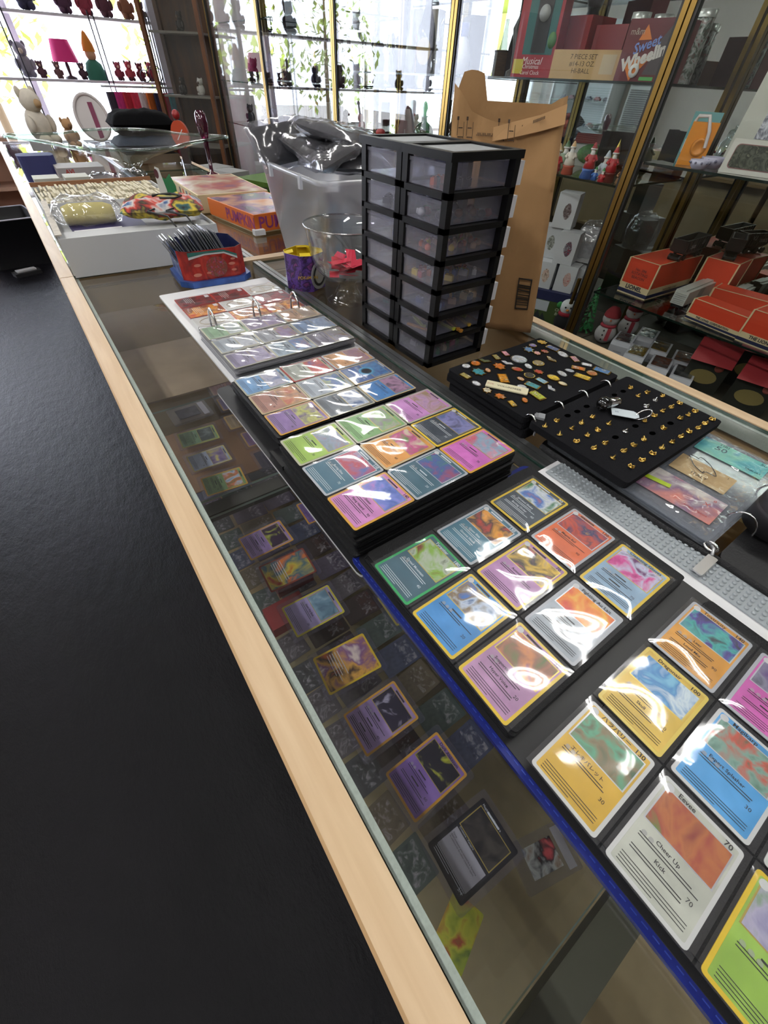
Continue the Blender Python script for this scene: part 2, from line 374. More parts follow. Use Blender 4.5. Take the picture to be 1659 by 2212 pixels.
# ================================================================== CARDS
def lines_quad(mb, x0, x1, y, h, z, mi=0): mb.quad((x0, y-h/2, z), (x1, y-h/2, z), (x1, y+h/2, z), (x0, y+h/2, z), mi)
PAL = {'yellow': '#e6c42c', 'gold': '#d9a136', 'silver': '#b5bac0', 'white': '#d9dbd8', 'green': '#2aa65c', 'dark': '#232328', 'red': '#a02c20', 'tan': '#c9b48a', 'pale': '#b9b7a0', 'none': '#8a3a22'}
CARD_N = [0]
def card(label, x, y, z, rz=-90, border='yellow', body='#7da2c8', pic=('#345', '#789', '#abc'), title='', hp='', moves=(), style='std', ink=INK, group=None, name='trading_card', jitter=1.0, w=.063, h=.088):
    CARD_N[0] += 1; sd = CARD_N[0]*1.7
    rr = random.Random(CARD_N[0])
    bc = PAL.get(border, border)
    root = MB().prism(rrect(w, h), 0, .0006).build(name, mat(bc, .3), None, (x, y, z), math.radians(rz+rr.uniform(-1, 1)*jitter))
    tag(root, label, 'trading card', group)
    W, Hh = w/2-.003, h/2-.003
    c = srgb(body)
    if style == 'full':
        MB().prism(rrect(2*W, 2*Hh, .002), .0006, .0008).build('picture', art(pic, sd, 30, 1.0), root)
        mb = MB()
        for i in range(5): lines_quad(mb, -W*.85, W*rr.uniform(.2, .8), -.006-i*.0042, .0011, .0010)
        if title: mb.text(title, .0055, (-W*.75, Hh*.86, .0010), 0, 'LEFT', bold=.01)
        if hp: mb.text(hp, .0055, (W*.85, Hh*.86, .0010), 0, 'RIGHT')
        mb.build('lettering', mat('#e8e4dc', .5), root); return root
    MB().prism(rrect(2*W, 2*Hh, .0015), .0006, .0008).build('face', art((tuple(v*.8 for v in c), c, tuple(min(1, v*1.2+.03) for v in c)), sd, 28, .5), root)
    if style == 'blank':
        mb = MB(); mb.text(title or 'S', .016, (0, 0, .001), 0, 'CENTER', shear=.3); mb.tube([(W*.7*math.cos(a/14*6.283), Hh*.8*math.sin(a/14*6.283), .001) for a in range(14)], .0007, 4, 0, True)
        mb.build('lettering', mat('#a9976c', .5), root); return root
    ay0, ay1 = .002, Hh-.006
    MB().box(-W*.94, W*.94, ay0-.001, ay1+.001, .0008, .0009).build('picture_frame', mat('#c9ccd0' if border in ('silver', 'white') else '#c8b15a', .3, .4), root)
    MB().box(-W*.9, W*.9, ay0, ay1, .0009, .0010).build('picture', art(pic, sd, 42, 1.0), root)
    if border in ('yellow', 'silver', 'white') and style != 'old':
        MB().prism([(p[0]-W*.86, p[1]+Hh*.9) for p in rrect(.007, .007, .0034)], .0008, .0011).build('stage_badge', mat('#d6d8d8', .4), root)
    mb = MB()
    if title: mb.text(title, .0058, (-W*.62, Hh-.0028, .0012), 0, 'LEFT', bold=.012)
    else: lines_quad(mb, -W*.6, W*.1, Hh-.0028, .0022, .0012)
    if hp: mb.text(hp, .0062, (W*.86, Hh-.0028, .0012), 0, 'RIGHT', bold=.015)
    yy = ay0-.0075
    for mv in (moves or ('',)):
        if mv: mb.text(mv, .0046, (-W*.1, yy, .0011), 0, 'CENTER', bold=.012)
        else: lines_quad(mb, -W*.35, W*.15, yy, .0016, .0011)
        yy -= .0044
        for q in range(2):
            lines_quad(mb, -W*.82, W*rr.uniform(.3, .85), yy, .0008, .0011); yy -= .0024
        yy -= .0026
    for q in range(4): lines_quad(mb, -W*.88, W*(.88 if q < 3 else .1), -Hh+.0095-q*.0024, .0006, .0011)
    mb.text(str(rr.choice((20, 30, 40, 60, 70, 90))), .0050, (W*.7, -Hh*.45, .0011), 0, 'CENTER')
    mb.build('lettering', ink, root)
    e = MB()
    for q in range(rr.choice((2, 3))): e.prism([(p[0]-W*.72+q*.0055, p[1]-.008) for p in rrect(.004, .004, .0019)], .0008, .0011)
    e.build('energy_symbols', mat(tuple(v*.35+.25 for v in c), .4), root)
    return root
WINK = mat('#dfe6ea', .5)
def pocket_film(parent_name, label, x0, x1, y0, y1, z, nx, ny, m, amp=.0012, seam='#2a2a30', group=None, sd=0):
    """clear pocket sheet: pillowed film over nx x ny pockets, with welded seams between them"""
    rr = random.Random(sd); t = thing(parent_name, label, 'pocket page', ((x0+x1)/2, (y0+y1)/2, z), 0, group)
    ox, oy = (x0+x1)/2, (y0+y1)/2
    N = 16
    for i in range(nx):
        for j in range(ny):
            mb = MB(); vs = []
            xa, xb = x0+(x1-x0)*i/nx, x0+(x1-x0)*(i+1)/nx; ya, yb = y0+(y1-y0)*j/ny, y0+(y1-y0)*(j+1)/ny
            p1, p2, p3 = rr.uniform(0, 6), rr.uniform(0, 6), rr.uniform(.6, 1.4)
            for a in range(N+1):
                for b_ in range(N+1):
                    u, v = a/N, b_/N; e = min(1, 6*min(u, 1-u, v, 1-v))
                    hz = e*(.0016+amp*(math.sin(5*u*p3+p1)*math.sin(4*v+p2)+.5*math.sin(9*u+7*v+p1)))
                    vs.append((xa+.001+(xb-xa-.002)*u-ox, ya+.001+(yb-ya-.002)*v-oy, max(.0002, hz+.0003)))
            mb.add(vs, [(a*(N+1)+b_, (a+1)*(N+1)+b_, (a+1)*(N+1)+b_+1, a*(N+1)+b_+1) for a in range(N) for b_ in range(N)], 0, True)
            mb.build('pocket', m, t)
    return t
ROWS = ('rail-side row', 'middle row', 'far-side row'); COLS = ('far pocket', 'middle pocket', 'near pocket')

# ------------------------------------------------------------------ blue binder (nearest)
def page_block(name, x0, x1, y0, y1, z0, z1, n, m, parent, jag=.002, sd=3):
    rr = random.Random(sd)
    for i in range(n):
        a, b_ = z0+(z1-z0)*i/n, z0+(z1-z0)*(i+.82)/n
        dx, dy = rr.uniform(-jag, jag), rr.uniform(-jag, jag)
        MB().prism([(p[0]+(x0+x1)/2+dx, p[1]+(y0+y1)/2+dy) for p in rrect(x1-x0, y1-y0, .004)], a, b_).build(name, m, parent)
PAGE = mat('#0d0d10', .5, var=.25, scale=700, bump=.25, spec=.3); BLUE = mat('#12206e', .3, coat=.4)
bb = thing('ring_binder', 'open blue-covered card binder with black pocket pages, nearest the camera', 'binder', (.31, -.02, 0))
MB().prism([(p[0], p[1]+.008) for p in rrect(.325, .545, .012)], .0005, .006).build('cover', BLUE, bb)
MB().prism([(p[0], p[1]+.008) for p in rrect(.311, .531, .008)], .0062, .0075).build('lining', mat('#0d0d10', .5), bb)
page_block('page', -.150, .142, .026, .262, .008, .0245, 7, PAGE, bb)
page_block('page', -.150, .142, -.25, -.006, .008, .0185, 5, PAGE, bb, sd=5)
st = MB()
for i in range(62):
    yy = -.262+i*.0087; st.box(-.1585, -.1577, yy, yy+.005, .0061, .0066)
stuff(st.build('stitching', mat('#2a3f94', .6), bb))
BL = 'blue binder, left page'; BR = 'blue binder, right page'
bx_, by_ = (.202, .2965, .391), (.190, .1185, .046); ry_ = (-.0475, -.1195, -.1915)
T1 = .0247; T2 = .0187
card('foil green-bordered card with dark teal lower half, first pocket of the blue binder', bx_[0], by_[0], T1, border='green', body='#3f6473', pic=('#7a2f26', '#86b33a', '#b8c3b0', '#46522e'), title='Tyranitar', hp='180', moves=('Dread Mountain',), ink=WINK)
card('yellow-bordered bright blue card with brown bird-like blur, rail-side middle pocket of blue binder', bx_[0], by_[1], T1, border='yellow', body='#3f8fd0', pic=('#3b6fb8', '#8a744e', '#c7d6e8', '#2f5f9c'), hp='120', moves=('',))
card('yellow-bordered pink purple card marked Ancient, rail-side near pocket of blue binder', bx_[0], by_[2], T1, border='yellow', body='#b98cb4', pic=('#5f7a44', '#9a6a55', '#d48a54', '#7d4a7a'), title='', hp='90', moves=('Supporting Songs', 'Hyper Voice'))
card('silver-bordered teal card with orange picture, middle row far pocket of blue binder', bx_[1], by_[0], T1, border='silver', body='#3c7488', pic=('#d4512a', '#e8a02e', '#3a2a26', '#c83a22'), hp='130', moves=('Gnaw Bite', 'Gnome Hook'), ink=WINK)
card('yellow-bordered pink card with colourful swirling picture, centre pocket of blue binder', bx_[1], by_[1], T1, border='yellow', body='#b784b6', pic=('#3a6aa6', '#e0b83a', '#2e2a2c', '#d86a6a'), hp='70', moves=('Astonish',))
card('silver grey item card with orange jar picture, middle row near pocket of blue binder', bx_[1], by_[2], T1, border='silver', body='#a9b3bb', pic=('#d8381e', '#f08a1c', '#f3c642'), title='Fighting Au Lait', moves=('', ''))
card('yellow-bordered dark slate card with white and green picture, top corner of blue binder', bx_[2], by_[0], T1, border='yellow', body='#34434e', pic=('#2c7a4a', '#dfe6ea', '#3a78c8', '#c8703a'), hp='90', moves=('Wicked Shake', 'Boring Order'), ink=WINK)
card('silver-bordered red orange card with dark blue picture, far-side middle pocket of blue binder', bx_[2], by_[1], T1, border='silver', body='#e06a34', pic=('#1f2c4a', '#c8482a', '#2a3a66', '#e0a040'), hp='130', moves=('Magma Ball',))
card('yellow-bordered pale blue card with magenta picture, far-side near pocket of blue binder', bx_[2], by_[2], T1, border='yellow', body='#93b4cf', pic=('#a01c6a', '#d84a9a', '#c9cfe8', '#6a2a6a'), title='Cleansing Gloves', moves=('', ''))
card('white-bordered yellow card with Japanese lettering and green picture, blue binder right page', bx_[0], ry_[0], T2, border='white', body='#dcb23a', pic=('#6a6a50', '#5fa884', '#8a7a5a', '#4a6a4c'), title='ハラバリー', hp='130', moves=('エレキバレット',))
card('white-bordered pale grey-green card reading Cheer Up and Kick, blue binder right page', bx_[0], ry_[1], T2, border='white', body='#c2c6b8', pic=('#5f8a44', '#a44838', '#b8703e', '#8a3a34'), title='Eevee', hp='70', moves=('Cheer Up', 'Kick'))
card('yellow-bordered grass green card in the lowest visible corner of the blue binder', bx_[0], ry_[2], T2, border='yellow', body='#9ac24e', pic=('#8a86b0', '#b8b4cc', '#6a9a4a'), moves=('',))
card('yellow card with light blue picture, middle row of blue binder right page', bx_[1], ry_[0], T2, border='#e3c94e', body='#dcb83e', pic=('#7cc4e2', '#3a8ac8', '#dcecf2', '#5aa0d8'), title='Dragonair', hp='100', moves=('Wrap', 'Skull'))
card('white-bordered bright blue card with green picture, blue binder right page', bx_[1], ry_[1], T2, border='white', body='#4aa0dc', pic=('#4f7a64', '#7fa89a', '#c8503a', '#39664e'), title='Magikarp', hp='30', moves=('Expert Splasher',))
card('green and white card at the right frame edge, middle row of blue binder right page', bx_[1], ry_[2], T2, border='white', body='#a8b890', pic=('#7a8a6a', '#c8b8a0', '#5a7a5a'), moves=('',))
card('silver-bordered amber card with dark neon picture, blue binder right page', bx_[2], ry_[0], T2, border='silver', body='#dc9a2e', pic=('#2a2f38', '#4a3a92', '#3fb0a8', '#24303a'), title='Toxtricity', hp='140', moves=('Leer', 'Loud Mix'))
card('silver-bordered hot pink card at the right frame edge of the blue binder', bx_[2], ry_[1], T2, border='silver', body='#d860b8', pic=('#3a3a4a', '#8a8aa0', '#5a2a7a'), moves=('', ''))
pocket_film('pocket_page', 'clear glossy pockets over the left page of the blue binder', .155, .4385, .0095, .2265, .0263, 3, 3, FILM, .0009, sd=11)
pocket_film('pocket_page', 'clear glossy pockets over the right page of the blue binder', .155, .4385, -.228, -.011, .0203, 3, 3, FILM, .0009, sd=12)

# ------------------------------------------------------------------ thick black binder (middle)
mb_ = thing('ring_binder', 'thick open black card binder with stacked pocket pages, in the middle of the counter', 'binder', (.30, .475, 0))
MB().prism(rrect(.312, .50, .012), .0005, .005, 0, 1).build('cover', [mat('#101013', .4), mat('#c8c8cc', .4)], mb_)
page_block('page', -.147, .122, -.224, -.026, .006, .058, 15, PAGE, mb_, .003, 8)
page_block('page', -.130, .140, .022, .218, .006, .0285, 6, PAGE, mb_, .003, 9)
MB().box(-.15, .15, -.024, .02, .0055, .012).build('spine', BLACKP, mb_)
MX, MY = (.1965, .286, .3755), (.417, .351, .285); FX, FY = (.217, .306, .395), (.662, .596, .530)
near = [[('lime green', '#9cc24a', 'pale', ('#7a8a6a', '#8a9ab0', '#b0705a')), ('dark teal', '#33677c', 'silver', ('#3a6ab0', '#b83a4a', '#8ab0d8')), ('pink', '#d58ac8', 'gold', ('#3f5fae', '#7a8ad8', '#c88ad0'))],
        [('leaf green', '#7fb46a', 'pale', ('#9a7aa0', '#8ab070', '#c0a0b0')), ('orange', '#e09a3c', 'tan', ('#5a8a3a', '#c84a8a', '#d8d0b0')), ('dark teal', '#2f5f70', 'silver', ('#4a8a4a', '#3a5a9a', '#b0404a'))],
        [('soft pink', '#cf8fce', 'pale', ('#a08a5a', '#c8a0c0', '#8a7ab0')), ('dark slate', '#333f4a', 'yellow', ('#5a6a9a', '#8a8ac0', '#3a3a52')), ('bright pink', '#d76ec4', 'gold', ('#d8506a', '#8ab0c8', '#e090a0'))]]
for i in range(3):
    for j in range(3):
        nm, bd, br, pc = near[i][j]
        card('%s card with %s border, %s, %s, near page of black binder' % (nm, br, ROWS[i], COLS[j]), MX[i], MY[j], .0588, border=br, body=bd, pic=pc, hp=('110' if (i, j) == (0, 1) else '140' if (i, j) == (0, 2) else ''), moves=(('Boring Dive',) if (i, j) == (0, 1) else ('Life Shaker', 'Flying Hazard') if (i, j) == (0, 2) else ('',)), ink=WINK if 'dark' in nm else INK)
far = [[('sky blue', '#6fa6d4', 'pale', ('#9a9aa8', '#c0c0d0', '#7a8ab0')), ('rust brown', '#b07a66', 'tan', ('#c0503a', '#d8a070', '#8a6a6a')), ('violet', '#8d6aa8', 'gold', ('#5a3a7a', '#c8cc5a', '#7a5a9a'))],
       [('pale trainer', '#b9bfae', 'red', ('#5a4a8a', '#c8402a', '#a0406a')), ('silver grey', '#b0bcc4', 'pale', ('#8ab84a', '#4a6ab0', '#b0c070')), ('slate', '#56646c', 'pale', ('#3a78c0', '#d8e0ea', '#4a6a9a'))],
       [('tan orange', '#d89a52', 'silver', ('#b8906a', '#a8708a', '#c0a080')), ('deep blue', '#285a9a', 'tan', ('#1f4f94', '#3a86c0', '#24508a')), ('strong blue', '#2f86cc', 'tan', ('#5a3a5a', '#c090b0', '#3a2a44'))]]
for i in range(3):
    for j in range(3):
        nm, bd, br, pc = far[i][j]
        c_ = card('%s card with %s border, %s, %s, far page of black binder' % (nm, br, ROWS[i], COLS[j]), FX[i], FY[j], .0292, border=br, body=bd, pic=pc, moves=('',), ink=WINK if 'deep' in nm else INK)
        if nm == 'deep blue':
            MB().lathe([(.010, 0), (.010, .0004), (.015, .0004), (.015, 0)], 28, (0, 0, .0012)).build('drop_ring', mat('#4fb0e0', .4), c_)
pocket_film('pocket_page', 'clear pockets over the near page of the thick black binder', .1515, .4205, .252, .450, .0604, 3, 3, FILM, .0008, sd=21)
pocket_film('pocket_page', 'wavy glossy pockets over the far page of the thick black binder', .172, .440, .497, .695, .0308, 3, 3, FILM2, .0013, sd=22)

# ------------------------------------------------------------------ clear white binder (far)
wb = thing('ring_binder', 'open white ring binder with clear pages and tall chrome rings, farthest of three', 'binder', (.325, .97, 0))
MB().prism(rrect(.292, .545, .006), .0005, .005).build('cover', WHITEM, wb)
page_block('page', -.135, .128, -.243, -.033, .0055, .0285, 9, thin((.86, .87, .9), .1, .1, haze=.45, hazec=(.72, .72, .76)), wb, .003, 14)
page_block('page', -.125, .142, .004, .205, .0055, .0110, 2, thin((.86, .87, .9), .1, .1, haze=.45, hazec=(.72, .72, .76)), wb, .002, 15)
MB().box(-.13, .135, -.031, -.001, .0055, .009).build('ring_plate', CHROME, wb)
for xx in (-.098, .004, .100):
    MB().tube([(xx, -.016+.024*math.cos(a), .012+.046*math.sin(a)) for a in [math.pi*k_/12*1.16-.25 for k_ in range(13)]], .0024, 8).build('ring', CHROME, wb)
for xx in (-.128, .131): MB().tube([(xx, -.014, .009), (xx, -.02, .018), (xx, -.008, .020)], .0028, 6).build('release_lever', CHROME, wb)
CX, CY_ = (.2345, .322, .4095), (.902, .832, .762)
clr = [[('pale green', '#8fb48a', ('#9ab0a0', '#c8d0d0', '#7a9a8a')), ('pale grey', '#a9b4ba', ('#b0b8c0', '#c8ccd0', '#8a94a0')), ('grey violet', '#8f84a4', ('#7a6a9a', '#b8b0c8', '#6a5a8a'))],
       [('mauve', '#8d7d9c', ('#6a5a7a', '#a08ab0', '#c8c0b0')), ('ash grey', '#a4a8ac', ('#b8a04a', '#a080b0', '#c0c4c8')), ('ice blue', '#a2b6c2', ('#c87a5a', '#5a8ac0', '#b0c4d0'))],
       [('peach', '#c89a72', ('#b8a08a', '#a89078', '#c8b098')), ('cornflower blue', '#7fa0c8', ('#6a8ab8', '#a0b4d0', '#8a9ab8')), ('dusty purple', '#8e8698', ('#8a8a6a', '#a8a0b0', '#6a6478'))]]
for i in range(3):
    for j in range(3):
        nm, bd, pc = clr[i][j]
        card('%s card under shiny film, %s, %s, near page of white binder' % (nm, ROWS[i], COLS[j]), CX[i], CY_[j], .0292, border='pale', body=bd, pic=pc, moves=('',))
WX_, WY_ = (.243, .331, .419), (1.140, 1.073, 1.006)
wcl = [['d', 'o', 'w'], ['d', 'w', 'o'], ['w', 'p', 'o']]
for i in range(3):
    for j in range(3):
        kd = wcl[i][j]; nm = {'d': 'dark red', 'o': 'orange red', 'w': 'white gift', 'p': 'plum red'}[kd]
        lb = '%s card under clear film, %s, %s, far page of white binder' % (nm, ROWS[i], COLS[j])
        if kd == 'w': card(lb, WX_[i], WY_[j], .0118, border='white', body='#cfcdc8', style='blank', title='Gift')
        else:
            c_ = card(lb, WX_[i], WY_[j], .0118, border='red', body='#7a2a24', style='full', pic={'d': ('#2a1414', '#8a1c1c', '#3a1a18', '#5a2420'), 'o': ('#c83a1a', '#e8a02e', '#7a2418', '#d8b890'), 'p': ('#5a2a34', '#a03a44', '#4a3038', '#8a5058')}[kd])
            MB().box(-.026, -.012, .028, .038, .0011, .0013).build('price_sticker', WHITE, c_)
pocket_film('pocket_page', 'shiny clear pockets over the near page of the white binder', .191, .4535, .727, .937, .0308, 3, 3, FILM2, .0016, sd=31)
pocket_film('pocket_page', 'clear pockets over the far page of the white binder', .199, .4625, .973, 1.174, .0134, 3, 3, FILM, .0008, sd=32)

# ------------------------------------------------------------------ sleeved cards on the shelves under the glass
def holder(label, x, y, z, rz, **k):
    c_ = card(label, x, y, z+.0012, rz, name='sleeved_card', jitter=0, **k)
    MB().prism(rrect(.077, .102, .004), -.0011, .0021).build('plastic_holder', HOLDER, c_)
    return c_
S = -.2075
LOW = [(.125, .043, -90, dict(border='gold', body='#8a6ab0', pic=('#15131c', '#1b1824', '#23202a', '#c8cc3a'), title='Dark Alakazam', moves=('', ''), style='old'), 'purple gold-bordered sleeved card with black and yellow picture, second from the frame bottom'),
       (.116, .134, -91, dict(border='gold', body='#a58bbd', pic=('#191524', '#241e33', '#2a2438', '#c8c4d8'), moves=('', '', ''), style='old'), 'lilac orange-bordered sleeved card with night-blue picture under the counter glass'),
       (.123, -.046, -93.5, dict(border='#121214', body='#1c1c20', pic=('#0c0c0e', '#2a2622', '#4a463c', '#161414'), title='', moves=(), ink=WINK, style='old'), 'black-bordered sleeved card with a pale grey text box under the counter glass'),
       (.117, .227, -95, dict(border='yellow', style='full', pic=('#d8702a', '#3a2a2a', '#e8b04a', '#8a5a8a', '#f0e0d0')), 'yellow-bordered sleeved card with full orange picture under the counter glass'),
       (.117, .336, -92, dict(border='#d3c63a', body='#a99cc6', pic=('#4a6a7a', '#7fa4b4', '#b8ccd4'), moves=('Super Psy Bolt',)), 'lavender yellow-bordered sleeved card with steel blue picture under the counter glass'),
       (.118, .435, -93, dict(border='none', style='full', pic=('#b8401f', '#d8c03a', '#2f6a7a', '#e07a2a')), 'borderless red orange sleeved card under the counter glass'),
       (.114, .521, -89, dict(border='gold', body='#a78cc0', pic=('#2a1830', '#3a2440', '#33203a', '#c8d04a'), moves=('', ''), style='old'), 'lilac gold-bordered sleeved card with dark plum picture under the counter glass'),
       (.106, .723, -95, dict(border='gold', body='#7fa468', pic=('#7a9ab0', '#b8ccd8', '#d0702a', '#4a7a4a'), moves=('', ''), style='old'), 'green gold-bordered sleeved card with blue and orange picture, nearest of two green cards'),
       (.105, .817, -91, dict(border='#cfc074', body='#a8b6c6', pic=('#5a4a7a', '#8a7a9a', '#c8bc5a'), moves=('',), style='old'), 'pale blue sleeved card with violet picture between the two green cards'),
       (.111, .913, -94, dict(border='#bdbb58', body='#7fa67a', pic=('#1f2426', '#3a4a46', '#8a9a94'), moves=('',), style='old'), 'green sleeved card with nearly black picture, farther of two green cards')]
for x, y, rz, kw, lb in LOW:
    c_ = holder(lb, x, y, S, rz, **kw)
    if kw['border'] == '#121214':
        MB().box(-.026, .026, -.033, -.003, .0012, .0013).build('text_box', mat('#a9a8ac', .5), c_)
        t_ = MB().text('Flying\nEach creature you control is a Vampire\nin addition to its other creature types.', .0028, (-.024, -.013, .0015), 0, 'LEFT'); t_.text('3/4', .005, (.021, -.037, .0015), 1); t_.text('Creature - Vampire', .0032, (-.024, -.0005, .0015), 1, 'LEFT'); t_.text('Mephidross Vampire', .0038, (-.026, .0385, .0015), 1, 'LEFT'); t_.build('card_text', [INK, WINK], c_)
LOW2 = [(.246, .539, 'violet', '#7d62a0', 'gold'), (.262, .462, 'straw yellow', '#c6b866', 'yellow'), (.270, .365, 'grey', '#8f93a4', '#b0a23c'), (.262, .262, 'dusky purple', '#6a5a80', '#a89a40'), (.278, .155, 'slate blue', '#5a6c7a', '#a08f3c'), (.272, .055, 'navy blue', '#3d5a78', 'gold'),
        (.238, .745, 'charcoal', '#3c3a44', '#44424c'), (.242, .835, 'plum', '#7a5a82', '#b8944a'), (.232, .925, 'dim tan', '#a08c68', '#b8944a'), (.246, 1.015, 'muted violet', '#6e6484', '#a08444'), (.250, 1.10, 'dull rose', '#8a6460', '#8a7a60')]
for x, y, nm, bd, br in LOW2:
    holder('%s sleeved card half hidden beneath the binders, second column under the counter glass' % nm, x, y, S, -93, border=br, body=bd, pic=('#2a2a34', bd, '#6a6a72'), moves=('', ''), style='old')
# graded slabs in clear cases
def slab(label, x, y, z, rz, cols, w=.066, h=.10):
    t = thing('graded_card_case', label, 'card case', (x, y, z), math.radians(rz))
    MB().prism(rrect(w, h, .003), 0, .006).build('clear_case', thin((.9, .9, .95), .05, .06, haze=.08), t)
    MB().box(-w*.3, w*.3, -h*.32, h*.22, .0062, .0068).build('card_face', art(cols, x*40, 45, .6), t)
    MB().box(-w*.42, w*.42, h*.28, h*.42, .0062, .0068).build('case_label', mat('#8f8d98', .5), t)
slab('clear plastic card case with red and white picture, beside the black-bordered card', .255, -.136, -.433, -105, ('#c0505a', '#2a2a30', '#b0b4b8', '#7a5a3a'))
slab('clear-wrapped dark card pack lying on the far upper shelf under the glass', .125, 1.02, S, -88, ('#2a2a30', '#4a4a54', '#3a3440'), .075, .1)
tag(MB().prism(rrect(.05, .075), 0, .0015).build('loose_card', art(('#3a5a2c', '#8a9a2a', '#b8b83a', '#a02c24', '#4a6a2c'), 3, 30, .5), None, (.085, -.118, -.4335), math.radians(-70)), 'green red and yellow loose card half under the black-bordered card', 'trading card')
protos = []
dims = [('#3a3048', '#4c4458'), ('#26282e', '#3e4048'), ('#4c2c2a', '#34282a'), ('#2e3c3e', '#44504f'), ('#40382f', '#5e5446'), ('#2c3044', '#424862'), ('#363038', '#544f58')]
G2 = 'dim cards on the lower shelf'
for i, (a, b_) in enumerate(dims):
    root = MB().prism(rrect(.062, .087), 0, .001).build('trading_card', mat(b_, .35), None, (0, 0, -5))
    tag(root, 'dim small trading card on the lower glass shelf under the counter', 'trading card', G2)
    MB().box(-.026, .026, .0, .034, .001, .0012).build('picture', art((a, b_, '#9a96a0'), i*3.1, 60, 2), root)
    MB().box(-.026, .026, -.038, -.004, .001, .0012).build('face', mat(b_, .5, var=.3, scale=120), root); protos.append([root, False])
rr = random.Random(4)
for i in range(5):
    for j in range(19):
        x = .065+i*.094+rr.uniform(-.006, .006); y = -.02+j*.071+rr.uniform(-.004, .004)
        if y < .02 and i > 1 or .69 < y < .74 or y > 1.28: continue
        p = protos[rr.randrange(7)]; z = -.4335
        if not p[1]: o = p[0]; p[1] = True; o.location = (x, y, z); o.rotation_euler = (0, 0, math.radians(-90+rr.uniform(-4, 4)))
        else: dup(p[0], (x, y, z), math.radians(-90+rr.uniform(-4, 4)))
for x, y, c in ((.10, .475, '#8a1d26'), (.15, .56, '#7a1a22')):
    tag(box('red_box', x-.04, x+.05, y-.03, y+.03, -.4315, -.40, mat(c, .5)), 'dark red %s box on the lower shelf under the sleeved cards' % ('flat' if y < .5 else 'longer'), 'box')

# ================================================================== DRAWER TOWERS
DRAW = thin((.94, .94, .98), .15, .02, haze=.14, hazec=(.88, .88, 1.0))
TW = .1225; TD = .152; NZ = 7; TH = .326
def tower(label, x, y, sd, stuffed):
    """frame 0..TD in x, 0..TW in y; open fronts face -X"""
    rr = random.Random(sd)
    t = thing('drawer_tower', label, 'drawer unit', (x, y, .001), 0, 'black plastic drawer towers')
    P_ = BLACKP
    for a, b_ in ((0, 0), (0, TW), (TD, 0), (TD, TW)):
        MB().box(a-(.012 if a else 0), a+(.0 if a else .012), b_-(.014 if b_ else 0), b_+(0 if b_ else .014), 0, TH).build('post', P_, t)
    hz = TH/NZ
    for k_ in range(NZ):
        z = k_*hz
        m_ = MB(); m_.box(0, TD, 0, .012, z, z+.009); m_.box(0, TD, TW-.012, TW, z, z+.009); m_.box(-.003, .012, .012, TW-.012, z, z+.009); m_.box(TD-.012, TD, .012, TW-.012, z, z+.009); m_.box(.012, TD-.012, .012, TW-.012, z, z+.003)
        m_.build('shelf_frame', P_, t)
        d = MB(); a0, a1, b0, b1, c0, c1, th = .004, TD+.006, .016, TW-.016, z+.0095, z+hz-.004, .0012
        d.box(a0, a0+th, b0, b1, c0, c1); d.box(a1-th, a1, b0, b1, c0, c1); d.box(a0+th, a1-th, b0, b0+th, c0, c1); d.box(a0+th, a1-th, b1-th, b1, c0, c1); d.box(a0+th, a1-th, b0+th, b1-th, c0, c0+th)
        dr = d.build('drawer', DRAW, t)
        MB().box(a0-.002, a0, b0, b1, c1-.004, c1+.001).build('lip', DRAW, dr)
        MB().box(a1, a1+.012, b0-.010, b1-.01, c0+.001, c1).build('drawer_pull', mat('#d5d7dc', .4), dr)
    m_ = MB(); m_.box(-.004, TD+.004, -.002, .010, TH, TH+.011); m_.box(-.004, TD+.004, TW-.010, TW+.002, TH, TH+.011); m_.box(-.004, .010, .010, TW-.010, TH, TH+.011); m_.box(TD-.010, TD+.004, .010, TW-.010, TH, TH+.011)
    m_.build('top_rim', P_, t); MB().box(.010, TD-.010, .010, TW-.010, TH, TH+.008).build('top_panel', mat('#8d9092', .55, var=.08, scale=90), t)
    return t
TX0, TY0 = .540, .586
tower('front black plastic drawer tower with seven cloudy drawers of small parts', TX0, TY0, 1, True)
tower('rear black plastic drawer tower standing behind its twin, drawers mostly empty', TX0, TY0+TW+.003, 2, False)
